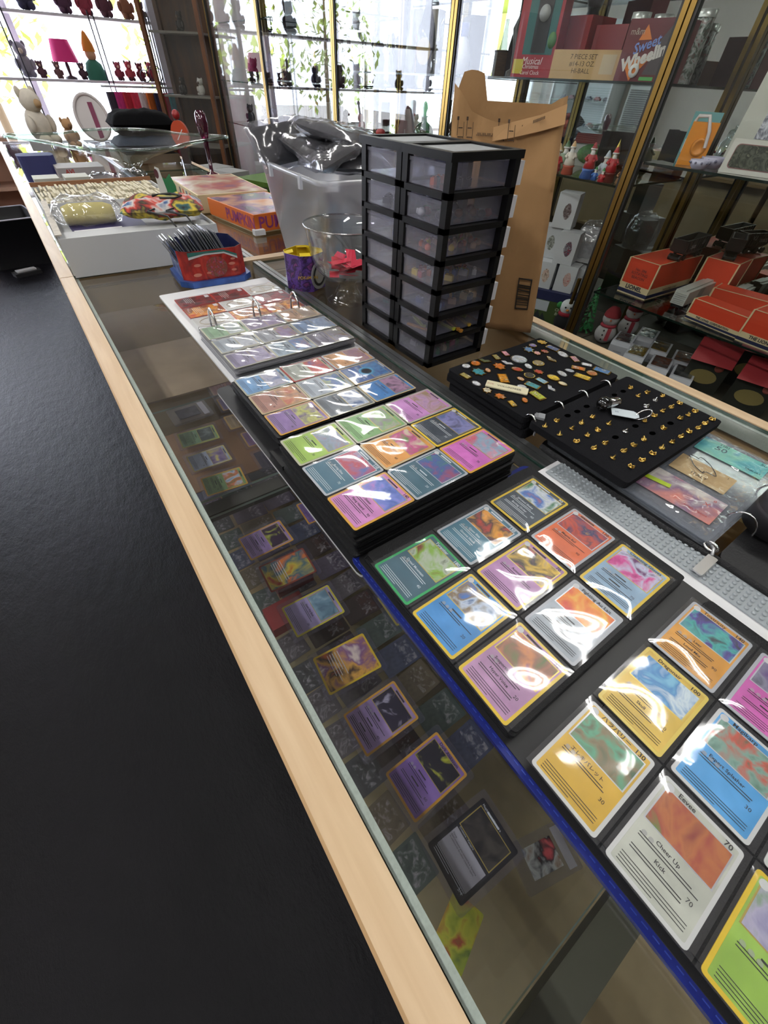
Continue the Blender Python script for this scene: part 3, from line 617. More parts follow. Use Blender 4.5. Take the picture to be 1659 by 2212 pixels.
# small parts inside the drawers
hz = TH/NZ
def parts(x, y, z, n, cols, kind, what, sd, spread=1.0):
    rr = random.Random(sd)
    for i in range(n):
        px, py = x+rr.uniform(.016, TD-.014)*spread, y+rr.uniform(.026, TW-.026); c = cols[i % len(cols)]; pz = z+.011+.001
        if kind == 'head':
            o = MB().lathe([(.003, 0), (.0052, .001), (.0055, .003), (.0055, .007), (.0042, .0085), (.0026, .009), (.0026, .0108)], 12).build('yellow_bead', mat(c, .35), None, (px, py, pz), rr.uniform(0, 6))
        elif kind == 'brick':
            m_ = MB(); m_.box(-.008, .008, -.004, .004, 0, .0096); m_.lathe([(.0024, .0096), (.0024, .0113)], 8, (-.004, 0, 0)); m_.lathe([(.0024, .0096), (.0024, .0113)], 8, (.004, 0, 0))
            o = m_.build('toy_brick', mat(c, .35), None, (px, py, pz), rr.uniform(0, 6))
        elif kind == 'hair':
            o = MB().ball((0, 0, .0065), .0075, 0, 10, 7, (1, 1.1, .86)).tube([(.004, 0, .003), (.008, .002, .006), (.007, 0, .011)], .0022, 6).build('toy_wig', mat(c, .4), None, (px, py, pz), rr.uniform(0, 6))
        else:
            o = MB().box(-.03, .03, -.003, .003, 0, .003).box(-.03, -.024, -.004, .004, .003, .005).build('toy_plate', mat(c, .4), None, (px, py, pz), rr.uniform(-.4, .4)+1.57)
        tag(o, 'tiny %s plastic %s lying in a drawer of the front tower' % (what, {'head': 'figure bead', 'brick': 'building brick', 'hair': 'figure hairpiece', 'bar': 'building plate'}[kind]), 'toy part', '%s drawer pieces' % what)
parts(TX0, TY0, hz*5, 16, ('#7a2a3a', '#1e6a34', '#20203a', '#d8d8d8', '#2a2438', '#8a4a2a'), 'hair', 'mixed', 1)
parts(TX0, TY0, hz*4, 34, ('#e0b83a', '#d8a07a', '#d8603a', '#c89a78', '#7a2a2a'), 'head', 'skin-toned', 2)
parts(TX0, TY0, hz*3, 26, ('#d8d8d8', '#a02838', '#c8b02a', '#2a5aa8', '#3a2a3a', '#d85a2a'), 'brick', 'assorted', 3)
parts(TX0, TY0, hz*2, 22, ('#2a3a6a', '#6a86b0', '#c8a88a', '#20242c'), 'brick', 'blue and tan', 4)
parts(TX0, TY0, hz*1, 10, ('#b0903a', '#c8d04a', '#a8742e'), 'bar', 'olive', 5)
parts(TX0, TY0, 0, 14, ('#c83a8a', '#2a7a4a', '#3a5a9a', '#6a6a78', '#d8c8a0'), 'brick', 'bright', 6)
parts(TX0, TY0, hz*6, 6, ('#22243a', '#3a3a4a', '#c8603a'), 'brick', 'dark', 7)
parts(TX0, TY0+TW+.003, hz*5, 10, ('#2a2c44', '#4a4a5a'), 'brick', 'navy', 8)
parts(TX0, TY0+TW+.003, hz*4, 10, ('#2a2c4c', '#7a3a4a', '#3a5aa0'), 'brick', 'dusky', 9)
parts(TX0, TY0+TW+.003, hz*1, 8, ('#3a6a6a', '#4a7a7a'), 'brick', 'teal', 10)

# ================================================================== PAPER BAG
def paper_bag():
    t = thing('paper_bag', 'tall crumpled brown paper grocery bag standing behind the drawer tower', 'paper bag', (.868, .592, .001), math.radians(135))
    # local x runs along the wide front towards the back-left, local -y is away from the camera; the bag leans back
    Wd, Dp = .225, .075; rr = random.Random(3); N = 16; Mh = 24
    LX, LY = .038, -.040
    def top(u): return .378+.020*max(0, (.25-u)/.25)+(.028*(u-.82)/.18 if u > .82 else 0)-.020*math.sin(3.14*min(1, max(0, (u-.1)/.8)))
    def front(u, v): return .004*math.sin(9*u*2.2+5*v*3)*math.sin(15*v+u*7)+.012*math.sin(v*3.1)
    vs = []; fs = []; peri = []
    for i in range(N+1): peri.append((Wd*i/N, 0, 'f', i/N))
    for i in range(1, 5): peri.append((Wd, -Dp*i/4, 's', 1))
    for i in range(1, N+1): peri.append((Wd-Wd*i/N, -Dp, 'b', 1-i/N))
    for i in range(1, 4): peri.append((0, -Dp+Dp*i/4, 'r', 0))
    K = len(peri)
    for j in range(Mh+1):
        v = j/Mh
        for i, (x, y, kd, u) in enumerate(peri):
            h = top(u) if kd == 'f' else (.425-.05*abs(u-.85) if kd == 'b' and u > .7 else .385 if kd == 'b' else .385)
            nz = rr.uniform(-.0012, .0012)*min(1, v*6)
            yy = y*(1-.35*v)+(front(u, v)+nz if kd == 'f' else nz if kd == 'b' else 0); xx = (x-Wd/2)*(1-.10*v)+Wd/2+(nz if kd in 'sr' else 0)
            if kd in 'sr' and abs(y+Dp/2) < .03: xx += (-.022 if kd == 's' else .022)*v
            vs.append((xx+LX*v, yy+LY*v, h*v))
    for j in range(Mh):
        for i in range(K): fs.append((j*K+i, j*K+(i+1) % K, (j+1)*K+(i+1) % K, (j+1)*K+i))
    fs.append(tuple(range(K-1, -1, -1)))
    KR = mat('#9c7850', .9, var=.09, scale=9, bump=.9)
    MB().add(vs, fs, 0, True).build('paper_body', KR, t)
    def on(x, z, off=.0025):      # a point just in front of the front sheet
        u = x/Wd; v = z/top(u); return ((x-Wd/2)*(1-.10*v)+Wd/2+LX*v, front(u, v)+LY*v+off, z)
    # the mouth is folded outwards at the right front corner
    a = [on(x, z, .007) for x, z in ((.0, .388), (.045, .372), (.10, .360), (.135, .352))]; b_ = [on(x, z, .009) for x, z in ((.0, .362), (.045, .350), (.10, .339), (.135, .333))]
    MB().add(a+b_, [(i, 4+i, 5+i, 1+i) for i in range(3)]).build('mouth_flap', mat('#b08a60', .9, var=.05, scale=9), t)
    pr = MB()
    def dab(x0, x1, z0, z1, off=.0045):
        pr.add([on(x0, z0, off), on(x1, z0, off), on(x1, z1, off), on(x0, z1, off)], [(0, 1, 2, 3)])
    for xx, oo in ((.205, .0045), (.185, .0045), (.118, .0045), (.098, .012)):
        dab(xx-.007, xx-.006, .334, .357, oo); dab(xx-.007, xx+.006, .3355, .337, oo); dab(xx-.004, xx+.005, .348, .3495, oo); dab(xx+.006, xx+.0072, .338, .359, oo); dab(xx+.0045, xx+.0087, .359, .364, oo)
    for q in range(22): dab(.170-q*.0021, .1688-q*.0021, .339, .3435 if q % 5 else .341)
    for q in range(18): dab(.078-q*.0023, .0766-q*.0023, .3535+q*.0008, .3575+q*.0008, .012)
    stuff(pr.build('print', mat('#3a2a1c', .8), t))
    pr = MB(); x0, x1, z0, z1 = .016, .046, .052, .116
    for q in ((x0, x1, z0, z0+.003), (x0, x1, z1-.003, z1), (x0, x0+.0025, z0, z1), (x1-.0025, x1, z0, z1)): dab(*q)
    rr2 = random.Random(9); z = z0+.009
    while z < z1-.012:
        hh = rr2.choice((.0010, .0018, .0028)); dab(x0+.002, x1-.002, z, z+hh); z += hh+rr2.choice((.0015, .0024, .003))
    stuff(pr.build('printed_bars', mat('#1d1610', .8), t))
paper_bag()

# ================================================================== GLASS TRIFLE BOWL, TIN, BIN
BW = thin((.95, .96, .96), .0, .035, ior=1.5)
t = thing('footed_bowl', 'clear glass footed bowl holding pink raffle tickets beside the drawer towers', 'glass bowl', (.592, .985, .001))
MB().lathe([(.052, 0), (.054, .003), (.040, .010), (.026, .030), (.021, .040), (.024, .048), (.060, .060), (.078, .080), (.088, .110), (.092, .140), (.098, .168), (.100, .170), (.098, .1715), (.094, .168), (.089, .140), (.085, .110), (.075, .082), (.058, .063), (.0, .054)], 48, close=False).build('glass_body', BW, t)
MB().tube([(.099*math.cos(a/40*6.2832), .099*math.sin(a/40*6.2832), .170) for a in range(40)], .0022, 6, 0, True).build('rim', thin((.7, .72, .72), 0, .12, ior=1.5), t)
rr = random.Random(12); tk = None
for i in range(16):
    a = rr.uniform(0, 6.28); rad = .042*math.sqrt(rr.random()); pos = (.592+rad*math.cos(a), .985+rad*math.sin(a), .067+.0022*i); rz = rr.uniform(0, 6.28)
    if tk is None:
        tk = MB().box(-.024, .024, -.012, .012, 0, .0006).build('raffle_ticket', mat('#d8304c', .6), None, pos, rz); tag(tk, 'pink paper ticket in the footed glass bowl', 'ticket', 'pink tickets in the bowl')
    else: o = tk.copy(); COL.objects.link(o); o.location = pos; o.rotation_euler = (rr.uniform(-.35, .35), rr.uniform(-.35, .35), rz)
# purple card tub with yellow lining and a wheel-like disc
t = thing('card_tub', 'purple printed cardboard tub with yellow lining and silver disc, left of the glass bowl', 'carton', (.548, 1.135, .001), math.radians(25))
w_ = [(-.046, -.026), (-.026, -.046), (.026, -.046), (.046, -.026), (.046, .026), (.026, .046), (-.026, .046), (-.046, .026)]
m_ = MB(); n_ = 8
vs = [(x, y, 0) for x, y in w_]+[(x, y, .086) for x, y in w_]+[(x*.96, y*.96, .086) for x, y in w_]+[(x*.96, y*.96, .004) for x, y in w_]
m_.add(vs, [(i, (i+1) % 8, 8+(i+1) % 8, 8+i) for i in range(8)], 0); m_.add(vs, [(8+i, 8+(i+1) % 8, 16+(i+1) % 8, 16+i) for i in range(8)], 1); m_.add(vs, [(16+i, 16+(i+1) % 8, 24+(i+1) % 8, 24+i) for i in range(8)], 1); m_.add(vs, [tuple(range(31, 23, -1)), tuple(range(7, -1, -1))], 1)
m_.build('tub_body', [art(('#2a1a4a', '#5a3a8a', '#1c1434', '#7a3a7a'), 2, 30, 2), mat('#d8bc1e', .6)], t)
for s in (0, 2, 4, 6):
    a, b_ = Vector(w_[s]+(.086,)), Vector(w_[(s+1) % 8]+(.086,)); q = -(a+b_)/2; q.z = 0; q = q.normalized()*.022
    MB().add([a*.97, b_*.97, b_*.97+q+Vector((0, 0, .004)), a*.97+q+Vector((0, 0, .004))], [(0, 1, 2, 3)]).build('yellow_flap', mat('#dcc022', .6), t)
dd = MB(); xf = Matrix.Translation((0, -.0468, .036)) @ Matrix.Rotation(math.pi/2, 4, 'X')
for prof, mi in (([(0, .001), (.034, .001), (.034, 0)], 0), ([(.020, .0016), (.026, .0016), (.026, .001)], 1), ([(0, .0022), (.019, .0022), (.019, .0012)], 2)):
    q = MB().lathe(prof, 28, close=False); dd.add([xf @ Vector(v) for v in q.v], q.f, mi)
dd.build('printed_disc', [mat('#8a8a8c', .4), BLACK, mat('#a8a8aa', .3, .6)], t)
MB().text('POKéMON', .011, (-.036, -.0375, .036), 0, xf=Matrix.Rotation(math.radians(-45), 4, 'Z') @ RX, bold=.02).build('brand_lettering', mat('#b0903a', .5), t)

BIN = thin((.90, .92, .95), .25, .03, haze=.45, hazec=(.86, .88, .92))
t = thing('plastic_bin', 'large translucent plastic storage bin full of bagged dark clothing', 'storage bin', (.745, 1.285, .001), math.radians(-3))
def shell(mb, L, W_, z0, z1, grow, th, n=4):
    def ring(l_, w2, z, r=.03): return [(p[0], p[1], z) for p in rrect(w2, l_, r, n)]
    rings = [ring(L, W_, z0), ring(L+grow, W_+grow, z1), ring(L+grow+.012, W_+grow+.012, z1+.002), ring(L+grow+.012, W_+grow+.012, z1+.012), ring(L+grow-2*th, W_+grow-2*th, z1+.012), ring(L-2*th, W_-2*th, z0+th)]
    K = len(rings[0]); vs = sum(rings, [])
    fs = [(j*K+i, j*K+(i+1) % K, (j+1)*K+(i+1) % K, (j+1)*K+i) for j in range(5) for i in range(K)]
    mb.add(vs, fs, 0, True); mb.add(rings[0], [tuple(range(K-1, -1, -1))]); mb.add(rings[5], [tuple(range(K))])
m_ = MB(); shell(m_, .35, .235, 0, .222, .06, .003); m_.build('tub', BIN, t)
for s in (-.10, .10): MB().box(-.158, -.150, s-.006, s+.006, .205, .232).build('latch_tab', BIN, t)
tag(MB().ball((0, 0, 0), .1, 0, 20, 12, (.85, 1.4, .75)).build('clothing_heap', art(('#3a3f48', '#7b8088', '#8fb0c8', '#50555e'), 4, 9, .6, .8), None, (.745, 1.285, .10)), 'grey heap of clothing seen through the cloudy plastic bin', 'clothing')
PLA = thin((.88, .88, .92), .14, .03, .22, 16, haze=.10, hazec=(.7, .7, .74))
def bagged(label, x, y, z, L, W_, H_, rz, tilt, sd, col):
    rr = random.Random(sd); t = thing('bagged_garment', label, 'bagged clothing', (x, y, z), 0, 'bagged clothes in the bin'); t.rotation_euler = (tilt[0], tilt[1], rz)
    def sheet(ex, up, amp):
        N = 16; vs = []
        for s in (1, -1):
            for i in range(N+1):
                for j in range(N+1):
                    u, v = i/N*2-1, j/N*2-1; e = (1-u**6)*(1-v**6)
                    vs.append((u*(W_/2+ex), v*(L/2+ex), s*(H_/2+up)*e**.5+amp*e*(math.sin(6*u+sd)*math.sin(5*v+sd*2)+.5*math.sin(11*u+9*v+sd))))
        K = (N+1)**2; fs = [(s*K+i*(N+1)+j, s*K+(i+1)*(N+1)+j, s*K+(i+1)*(N+1)+j+1, s*K+i*(N+1)+j+1) for s in (0, 1) for i in range(N) for j in range(N)]
        return MB().add(vs, fs, 0, True)
    sheet(0, 0, .003).build('garment', mat(col, .85, var=.2, scale=60, bump=.2), t)
    sheet(.014, .004, .005).build('plastic_sleeve', PLA, t)
bagged('charcoal garment in a clear bag, leaning out at the left end of the bin', .665, 1.455, .268, .10, .15, .030, .1, (math.radians(52), math.radians(-6)), 1, '#2c2d31')
bagged('long black garment in a clear bag lying across the top of the bin', .745, 1.29, .262, .27, .20, .036, -.1, (math.radians(6), math.radians(3)), 2, '#1a1a1d')
bagged('dark grey garment in clear plastic, topmost in the bin', .76, 1.27, .302, .25, .15, .026, .12, (math.radians(4), math.radians(6)), 3, '#2f3034')
bagged('black garment in shiny clear plastic, hanging over the near edge of the bin', .675, 1.20, .268, .20, .09, .022, -.15, (math.radians(-4), math.radians(-22)), 4, '#141416')

# ================================================================== PIN BOARDS, ZIP BINDER, BASEPLATE
FOAM = mat('#17171a', .95, var=.18, scale=900, bump=.3, spec=.1)
def board(label, x0, x1, y0, y1, z0, z1):
    return tag(MB().prism([(p[0], p[1]) for p in rrect(x1-x0, y1-y0, .006)], 0, z1-z0).build('foam_board', FOAM, None, ((x0+x1)/2, (y0+y1)/2, z0)), label, 'pin board')
board('black foam board covered with enamel lapel pins', .512, .772, .312, .500, .035, .046)
board('black foam board showing the gold backs of lapel pins', .512, .786, .130, .303, .035, .046)
board('lower black foam page under the pin-covered board', .516, .778, .314, .506, .021, .033)
board('lower black foam page under the board of pin backs', .520, .780, .136, .303, .029, .034)
board('bottom black foam page beneath the pin-covered board', .520, .770, .31, .500, .001, .019)
for i, xx in enumerate((.520, .591, .657, .724)):
    tag(MB().tube([(0, .016*math.cos(a), .030*math.sin(a)) for a in [math.pi*k_/10 for k_ in range(11)]], .0018, 6).build('binder_ring', CHROME, None, (xx, .3075, .022)), 'silver ring joining the two foam pin boards, %s from the tower side' % ('first', 'second', 'third', 'fourth')[i], 'binder ring')
PINS = [(0.547, 0.488), (0.57, 0.487), (0.592, 0.485), (0.623, 0.484), (0.65, 0.485), (0.655, 0.455), (0.623, 0.456), (0.704, 0.473), (0.726, 0.481), (0.755, 0.481), (0.752, 0.451), (0.726, 0.45), (0.707, 0.453), (0.748, 0.423), (0.752, 0.397), (0.753, 0.37), (0.71, 0.422), (0.676, 0.424), (0.649, 0.426), (0.601, 0.455), (0.622, 0.429), (0.649, 0.401), (0.727, 0.37), (0.704, 0.373), (0.758, 0.34), (0.733, 0.344), (0.706, 0.345), (0.552, 0.46), (0.571, 0.455), (0.521, 0.462), (0.519, 0.432), (0.574, 0.419), (0.624, 0.401), (0.6, 0.401), (0.628, 0.376), (0.656, 0.372), (0.682, 0.373), (0.601, 0.374), (0.653, 0.349), (0.621, 0.35), (0.579, 0.38), (0.519, 0.405), (0.524, 0.379), (0.551, 0.348), (0.582, 0.347), (0.525, 0.352)]
PSPEC = ['d white 8', 'd orange 9', 'w olive 12', 'r khaki 9', 'r pink 9', 'd silver 14', 'w white 12', 's blue 12', 'd purple 7', 's gold 10', 'r navy 12', 's red 8', 's rose 8', 'o white 12', 'r pink 10', 'r white 9', 'w bronze 12', 'd bronze 10', 'o white 9', 's orange 13', 'o red 10', 's red 9', 'r orange 11', 'o silver 8', 'r blue 14', 'd copper 9', 'r yellow 13', 's teal 14', 'o peach 7', 'r khaki 10', 'o white 9', 'r amber 14', 'd black 9', 'o peach 7', 'r sky 10', 'g yellow 11', 'o white 10', 'r teal 12', 'o cream 8', 'w silver 11', 'd white 8', 's cream 9', 's orange 10', 'o orange 7', 'r lime 13', 'r gold 8']
PC = {'white': '#d8dade', 'orange': '#c8702a', 'olive': '#5a6242', 'khaki': '#a89a5a', 'pink': '#d89aa8', 'silver': '#b8bcc4', 'blue': '#4a7ab0', 'purple': '#6a5a9a', 'gold': '#c8a03a', 'navy': '#4a5a8a', 'red': '#a83a2a', 'rose': '#d8a0a0', 'bronze': '#7a6a4a', 'copper': '#b8703a', 'yellow': '#d8b838', 'teal': '#3a8a94', 'peach': '#d0a07a', 'amber': '#d08a1e', 'black': '#2a2624', 'sky': '#8ab4c8', 'cream': '#d8ccaa', 'lime': '#a8b03a'}
def pin(i, x, y, spec):
    k_, cn, sz = spec.split(); s = float(sz)/870; rr = random.Random(i)
    if k_ == 'd': pts = [(s*math.cos(a/16*6.283), s*math.sin(a/16*6.283)) for a in range(16)]
    elif k_ == 'o': pts = [(s*math.cos(a/16*6.283), s*.65*math.sin(a/16*6.283)) for a in range(16)]
    elif k_ == 'r': pts = rrect(2*s, 1.1*s, .001, 1)
    elif k_ == 's': pts = [((s*(1 if a % 2 else .62+.2*rr.random()))*math.cos(a/14*6.283), (s*(1 if a % 2 else .6+.2*rr.random()))*.85*math.sin(a/14*6.283)) for a in range(14)]
    elif k_ == 'g': pts = [(s*math.cos(a/16*6.283), s*.75*math.sin(a/16*6.283)) for a in range(16)]
    else: pts = [(-s, .1*s), (-.5*s, .45*s), (0, .2*s), (.5*s, .5*s), (s, .15*s), (.5*s, -.2*s), (.1*s, -.5*s), (-.4*s, -.25*s)]
    shp = {'d': 'round', 'o': 'oval', 'r': 'rectangular', 's': 'star-edged', 'g': 'ring-shaped', 'w': 'winged'}[k_]
    col = 'rim-side third' if x > .69 else 'middle third' if x > .60 else 'tower-side third'; row = 'far edge' if y > .45 else 'centre' if y > .38 else 'near the rings'
    o = MB().prism(pts, 0, .0016).build('lapel_pin', mat('#c09a48' if cn not in ('silver', 'white') else '#b8bac0', .25, 1), None, (x, y, .0462), math.radians(-90+rr.uniform(-35, 35)))
    tag(o, '%s %s enamel lapel pin on the black foam board, %s, %s' % (cn, shp, col, row), 'lapel pin', 'enamel pins on the foam board')
    MB().prism([(p[0]*.82, p[1]*.8) for p in pts], .0016, .0021).build('enamel', art((PC[cn], PC[cn], tuple(v*.45 for v in srgb(PC[cn])), '#d8d2c0'), i*2.3, 130, 1), o)
for i, ((x, y), sp) in enumerate(zip(PINS, PSPEC)): pin(i, x, y, sp)
o = tag(MB().prism(rrect(.073, .021, .001, 1), 0, .002).build('name_badge', mat('#ded6b4', .5), None, (.554, .392, .0475), math.radians(-56)), 'cream name badge reading VOLUNTEER on the foam pin board', 'badge')
MB().text('VOLUNTEER', .0075, (.004, -.001, .0022), 0).text('ZOE', .006, (-.029, .0, .0022), 1).build('lettering', [INK, mat('#a03a2a', .5)], o)
CL = [(0.521, 0.28), (0.549, 0.28), (0.552, 0.253), (0.579, 0.254), (0.607, 0.254), (0.615, 0.229), (0.585, 0.228), (0.557, 0.228), (0.523, 0.253), (0.53, 0.227), (0.539, 0.203), (0.565, 0.202), (0.619, 0.202), (0.572, 0.175), (0.597, 0.175), (0.625, 0.174), (0.68, 0.174), (0.672, 0.201), (0.7, 0.201), (0.726, 0.201), (0.752, 0.2), (0.774, 0.198), (0.717, 0.225), (0.749, 0.227), (0.773, 0.227), (0.759, 0.249), (0.735, 0.251), (0.749, 0.274), (0.543, 0.174), (0.547, 0.148), (0.575, 0.147), (0.602, 0.147), (0.629, 0.147), (0.655, 0.146), (0.682, 0.146), (0.706, 0.146), (0.73, 0.143), (0.752, 0.143), (0.773, 0.142), (0.73, 0.173), (0.752, 0.171), (0.773, 0.17)]
rr = random.Random(5); gold = silver = None
for i, (x, y) in enumerate(CL):
    sv = i in (12, 22, 23); src = silver if sv else gold
    if src is None:
        m_ = MB().lathe([(0, .0), (.0042, .0), (.0044, .001), (.0030, .0016), (.0016, .0018), (.0012, .004), (0, .0044)], 12, close=False)
        m_.tube([(-.0042, .0, .0012), (-.003, 0, .0048), (-.0006, 0, .003)], .0011, 6); m_.tube([(.0042, .0, .0012), (.003, 0, .0048), (.0006, 0, .003)], .0011, 6)
        o = m_.build('pin_clasp', CHROME if sv else GOLD, None, (x, y, .0462), rr.uniform(0, 6))
        tag(o, '%s clasp on the back of a lapel pin, on the near foam board' % ('silver' if sv else 'gold'), 'pin clasp', '%s pin backs on the near foam board' % ('silver' if sv else 'gold'))
        if sv: silver = o
        else: gold = o
    else:
        o = src.copy(); COL.objects.link(o); o.location = (x, y, .0462); o.rotation_euler = (rr.uniform(-.3, .3), rr.uniform(-.3, .3), rr.uniform(0, 6))
HOLES = [(0.578, 0.28), (0.602, 0.279), (0.629, 0.28), (0.593, 0.202), (0.648, 0.202), (0.653, 0.176), (0.705, 0.175), (0.728, 0.275), (0.703, 0.276)]
h0 = None
for x, y in HOLES:
    if h0 is None: h0 = tag(MB().lathe([(.0062, 0), (.0055, .0004), (.003, .0001), (0, .0001)], 14, close=False, sq=.7).build('foam_hole', mat('#020202', 1.0, spec=0), None, (x, y, .0461)), 'empty dark hole in the near foam board', 'hole', 'empty holes in the near foam board')
    else: o = h0.copy(); COL.objects.link(o); o.location = (x, y, .0461)
t = thing('small_bulb', 'small smoked glass bulb with chrome cap lying on the near foam board', 'bulb', (.645, .258, .0585)); t.rotation_euler = (0, math.pi/2, math.radians(-20))
MB().ball((0, 0, -.006), .0115, 0, 16, 10).build('glass_globe', thin((.35, .35, .36), 0, .06), t)
MB().lathe([(.007, .004), (.0078, .006), (.0078, .020), (.007, .022), (0, .022)], 16, close=False).build('chrome_cap', CHROME, t)
t = thing('price_tag', 'white paper price tag with silver key ring on the near foam board', 'price tag', (.655, .228, .0520), math.radians(-52))
MB().prism([(-.021, -.011), (.014, -.011), (.021, -.005), (.021, .005), (.014, .011), (-.021, .011)], 0, .0007).build('tag_card', mat('#cdd8de', .6), t)
MB().text('50', .006, (-.013, 0, .0009)).build('handwriting', mat('#5a6a8a', .6), t)
MB().tube([(.016+.010*(1+math.cos(a/16*6.283)), .006*math.sin(a/16*6.283), .004+.008*math.sin(a/16*6.283+1)) for a in range(16)], .0012, 6, 0, True).build('key_ring', CHROME, t)
# zip binder with banknotes
t = thing('zip_binder', 'black zip-up binder with clear banknote pages lying under the pin boards', 'binder', (.66, .03, 0))
ZP = mat('#0e0e11', .6, var=.2, scale=300, bump=.1)
MB().prism([(p[0], p[1]+.12) for p in rrect(.275, .265, .02)], .001, .008).build('rear_cover', ZP, t)
MB().prism([(p[0]+.01, p[1]-.165) for p in rrect(.275, .27, .02)], .001, .008).build('front_cover', ZP, t)
m_ = MB()
m_.tube([(-.136, .245, .010), (-.136, .02, .010), (-.13, -.03, .010), (-.128, -.29, .010)], .0045, 8); m_.build('zip_edge', mat('#19191c', .8, bump=.5, scale=700), t)
page_block('note_page', -.122, .128, -.015, .245, .009, .0195, 6, thin((.88, .9, .93), .08, .06, haze=.28, hazec=(.7, .74, .8)), t, .003, 33)
MB().box(-.03, .12, -.028, -.016, .008, .014).build('ring_plate', mat('#b8a878', .3, .9), t)
for xx in (-.052, .045): MB().tube([(xx, -.022+.018*math.cos(a), .014+.024*math.sin(a)) for a in [math.pi*k_/10 for k_ in range(11)]], .0015, 6).build('ring', CHROME, t)
m_ = MB(); m_.prism([(p[0]-.155, p[1]-.028) for p in rrect(.042, .012, .002)], .0125, .0145); m_.tube([(-.134, -.026, .014), (-.126, -.022, .018), (-.118, -.018, .014)], .0022, 6)
m_.build('zip_pull', STEEL, t)
m_ = MB(); m_.tube([(-.122+.008*math.cos(a/12*6.283), -.018+.008*math.sin(a/12*6.283), .016) for a in range(12)], .002, 6, 0, True); m_.build('split_ring', CHROME, t)
def note(label, cx, cy, w, h, cols, words, ic):
    o = tag(MB().prism(rrect(w, h, .001, 1), 0, .0003).build('banknote', art(cols, cx*31, 20, .5), None, (cx, cy, .0205), math.radians(-87)), label, 'banknote')
    m_ = MB()
    for s, sz, px, py in words: m_.text(s, sz, (px, py, .0005), 0, bold=.01)
    m_.build('lettering', mat(ic, .6), o); return o
note('red and white peso banknote with a green sticker in the clear note page', .595, .092, .118, .062, ('#c83a34', '#d88a80', '#8a6a8a', '#d8d2cc', '#e0dcd8'), (('Cien Pesos', .007, .035, -.018), ('X', .012, .040, .006), ('0', .008, .045, .022)), '#b03a3a')
note('tan and blue one lira banknote with a string loop over it', .668, .090, .080, .050, ('#b89a6a', '#c8ac7c', '#b08e60'), (('ITALY', .009, 0, -.012), ('1', .012, 0, .002), ('1', .006, -.03, .018), ('1', .006, .03, .018)), '#4a3a2a')
note('turquoise fifty lira banknote at the far side of the clear note page', .749, .083, .098, .048, ('#3aa0b8', '#6ac4c4', '#8ad0b8', '#4a8ac0'), (('50', .018, -.018, .004), ('TIRI', .009, -.018, .018), ('50', .009, .040, .018), ('TABUAT', .006, .034, -.012)), '#2a4a5a')
tag(MB().box(-.020, .020, -.0045, .0045, 0, .0004).build('sticky_flag', mat('#b8d41e', .6), None, (.590, .120, .0223), math.radians(-78)), 'neon yellow-green sticky flag on the red banknote', 'sticky note')
tag(MB().tube([(.022*math.cos(a/24*6.283)*(1+.3*math.sin(a)), .013*math.sin(a/24*6.283), .0) for a in range(24)], .0006, 5, 0, True).build('cord_loop', mat('#3a3f44', .5), None, (.682, .098, .0232), 1.0), 'thin dark cord loop lying on the banknote page', 'cord')
pocket_film('pocket_page', 'crinkled clear banknote page over the zip binder', .540, .786, .022, .130, .0230, 3, 1, thin((.97, .97, .97), .04, .02, .3, 24, haze=.05), .0012, sd=41)
# grey studded baseplate on a white board
tag(box('white_board', .462, .53, -.5, .238, .0032, .0065, WHITEM), 'white board edge lying under the grey studded plate', 'board')
bpz = .0067; t = thing('studded_baseplate', 'light grey toy baseplate with rows of round studs beside the blue binder', 'baseplate', (.505, -.10, bpz))
GR = mat('#9aa1a6', .35); MB().box(-.023, .023, -.36, .33, 0, .0018).build('plate', GR, t)
sm = MB().lathe([(.00245, 0), (.00245, .0016), (.0021, .0019), (0, .0019)], 12, close=False); s0 = None
m2 = MB()
for i in range(5):
    for j in range(86):
        x, y = -.0165+i*.0082, .324-j*.0080
        if j < 50:
            if s0 is None: s0 = sm.build('stud', GR, t, (x, y, .0018))
            else: o = bpy.data.objects.new('stud', s0.data); place(o, t, (x, y, .0018))
        else: m2.add([(v[0]+x, v[1]+y, v[2]+.0018) for v in sm.v], sm.f, 0, True)
stuff(m2.build('far_studs', GR, t))
t = thing('black_roll', 'black cylindrical lens-like roll at the right frame edge by the zip binder', 'roll', (.640, -.018, .016), 0)
MB().lathe([(.030, 0), (.034, .001), (.034, .046), (.031, .050), (.020, .050), (.018, .046), (0, .046)], 36, close=False).build('outer_shell', mat('#1d1d20', .5), t); MB().lathe([(.0345, .030), (.0345, .034)], 36, close=False).build('band', mat('#2c2c30', .4), t)
t = thing('plastic_hand_charm', 'tiny grey plastic hand-shaped charm at the edge of the pin boards', 'charm', (.535, .300, .0462), .6)
MB().prism([(-.007, -.006), (.007, -.006), (.007, .004), (-.007, .004)], 0, .004).build('palm', mat('#8a8c90', .4), t)
for q in range(4): MB().box(-.0068+q*.0036, -.0044+q*.0036, .004, .011-.0015*abs(q-1.5), .0005, .0035).build('finger', mat('#8a8c90', .4), t)

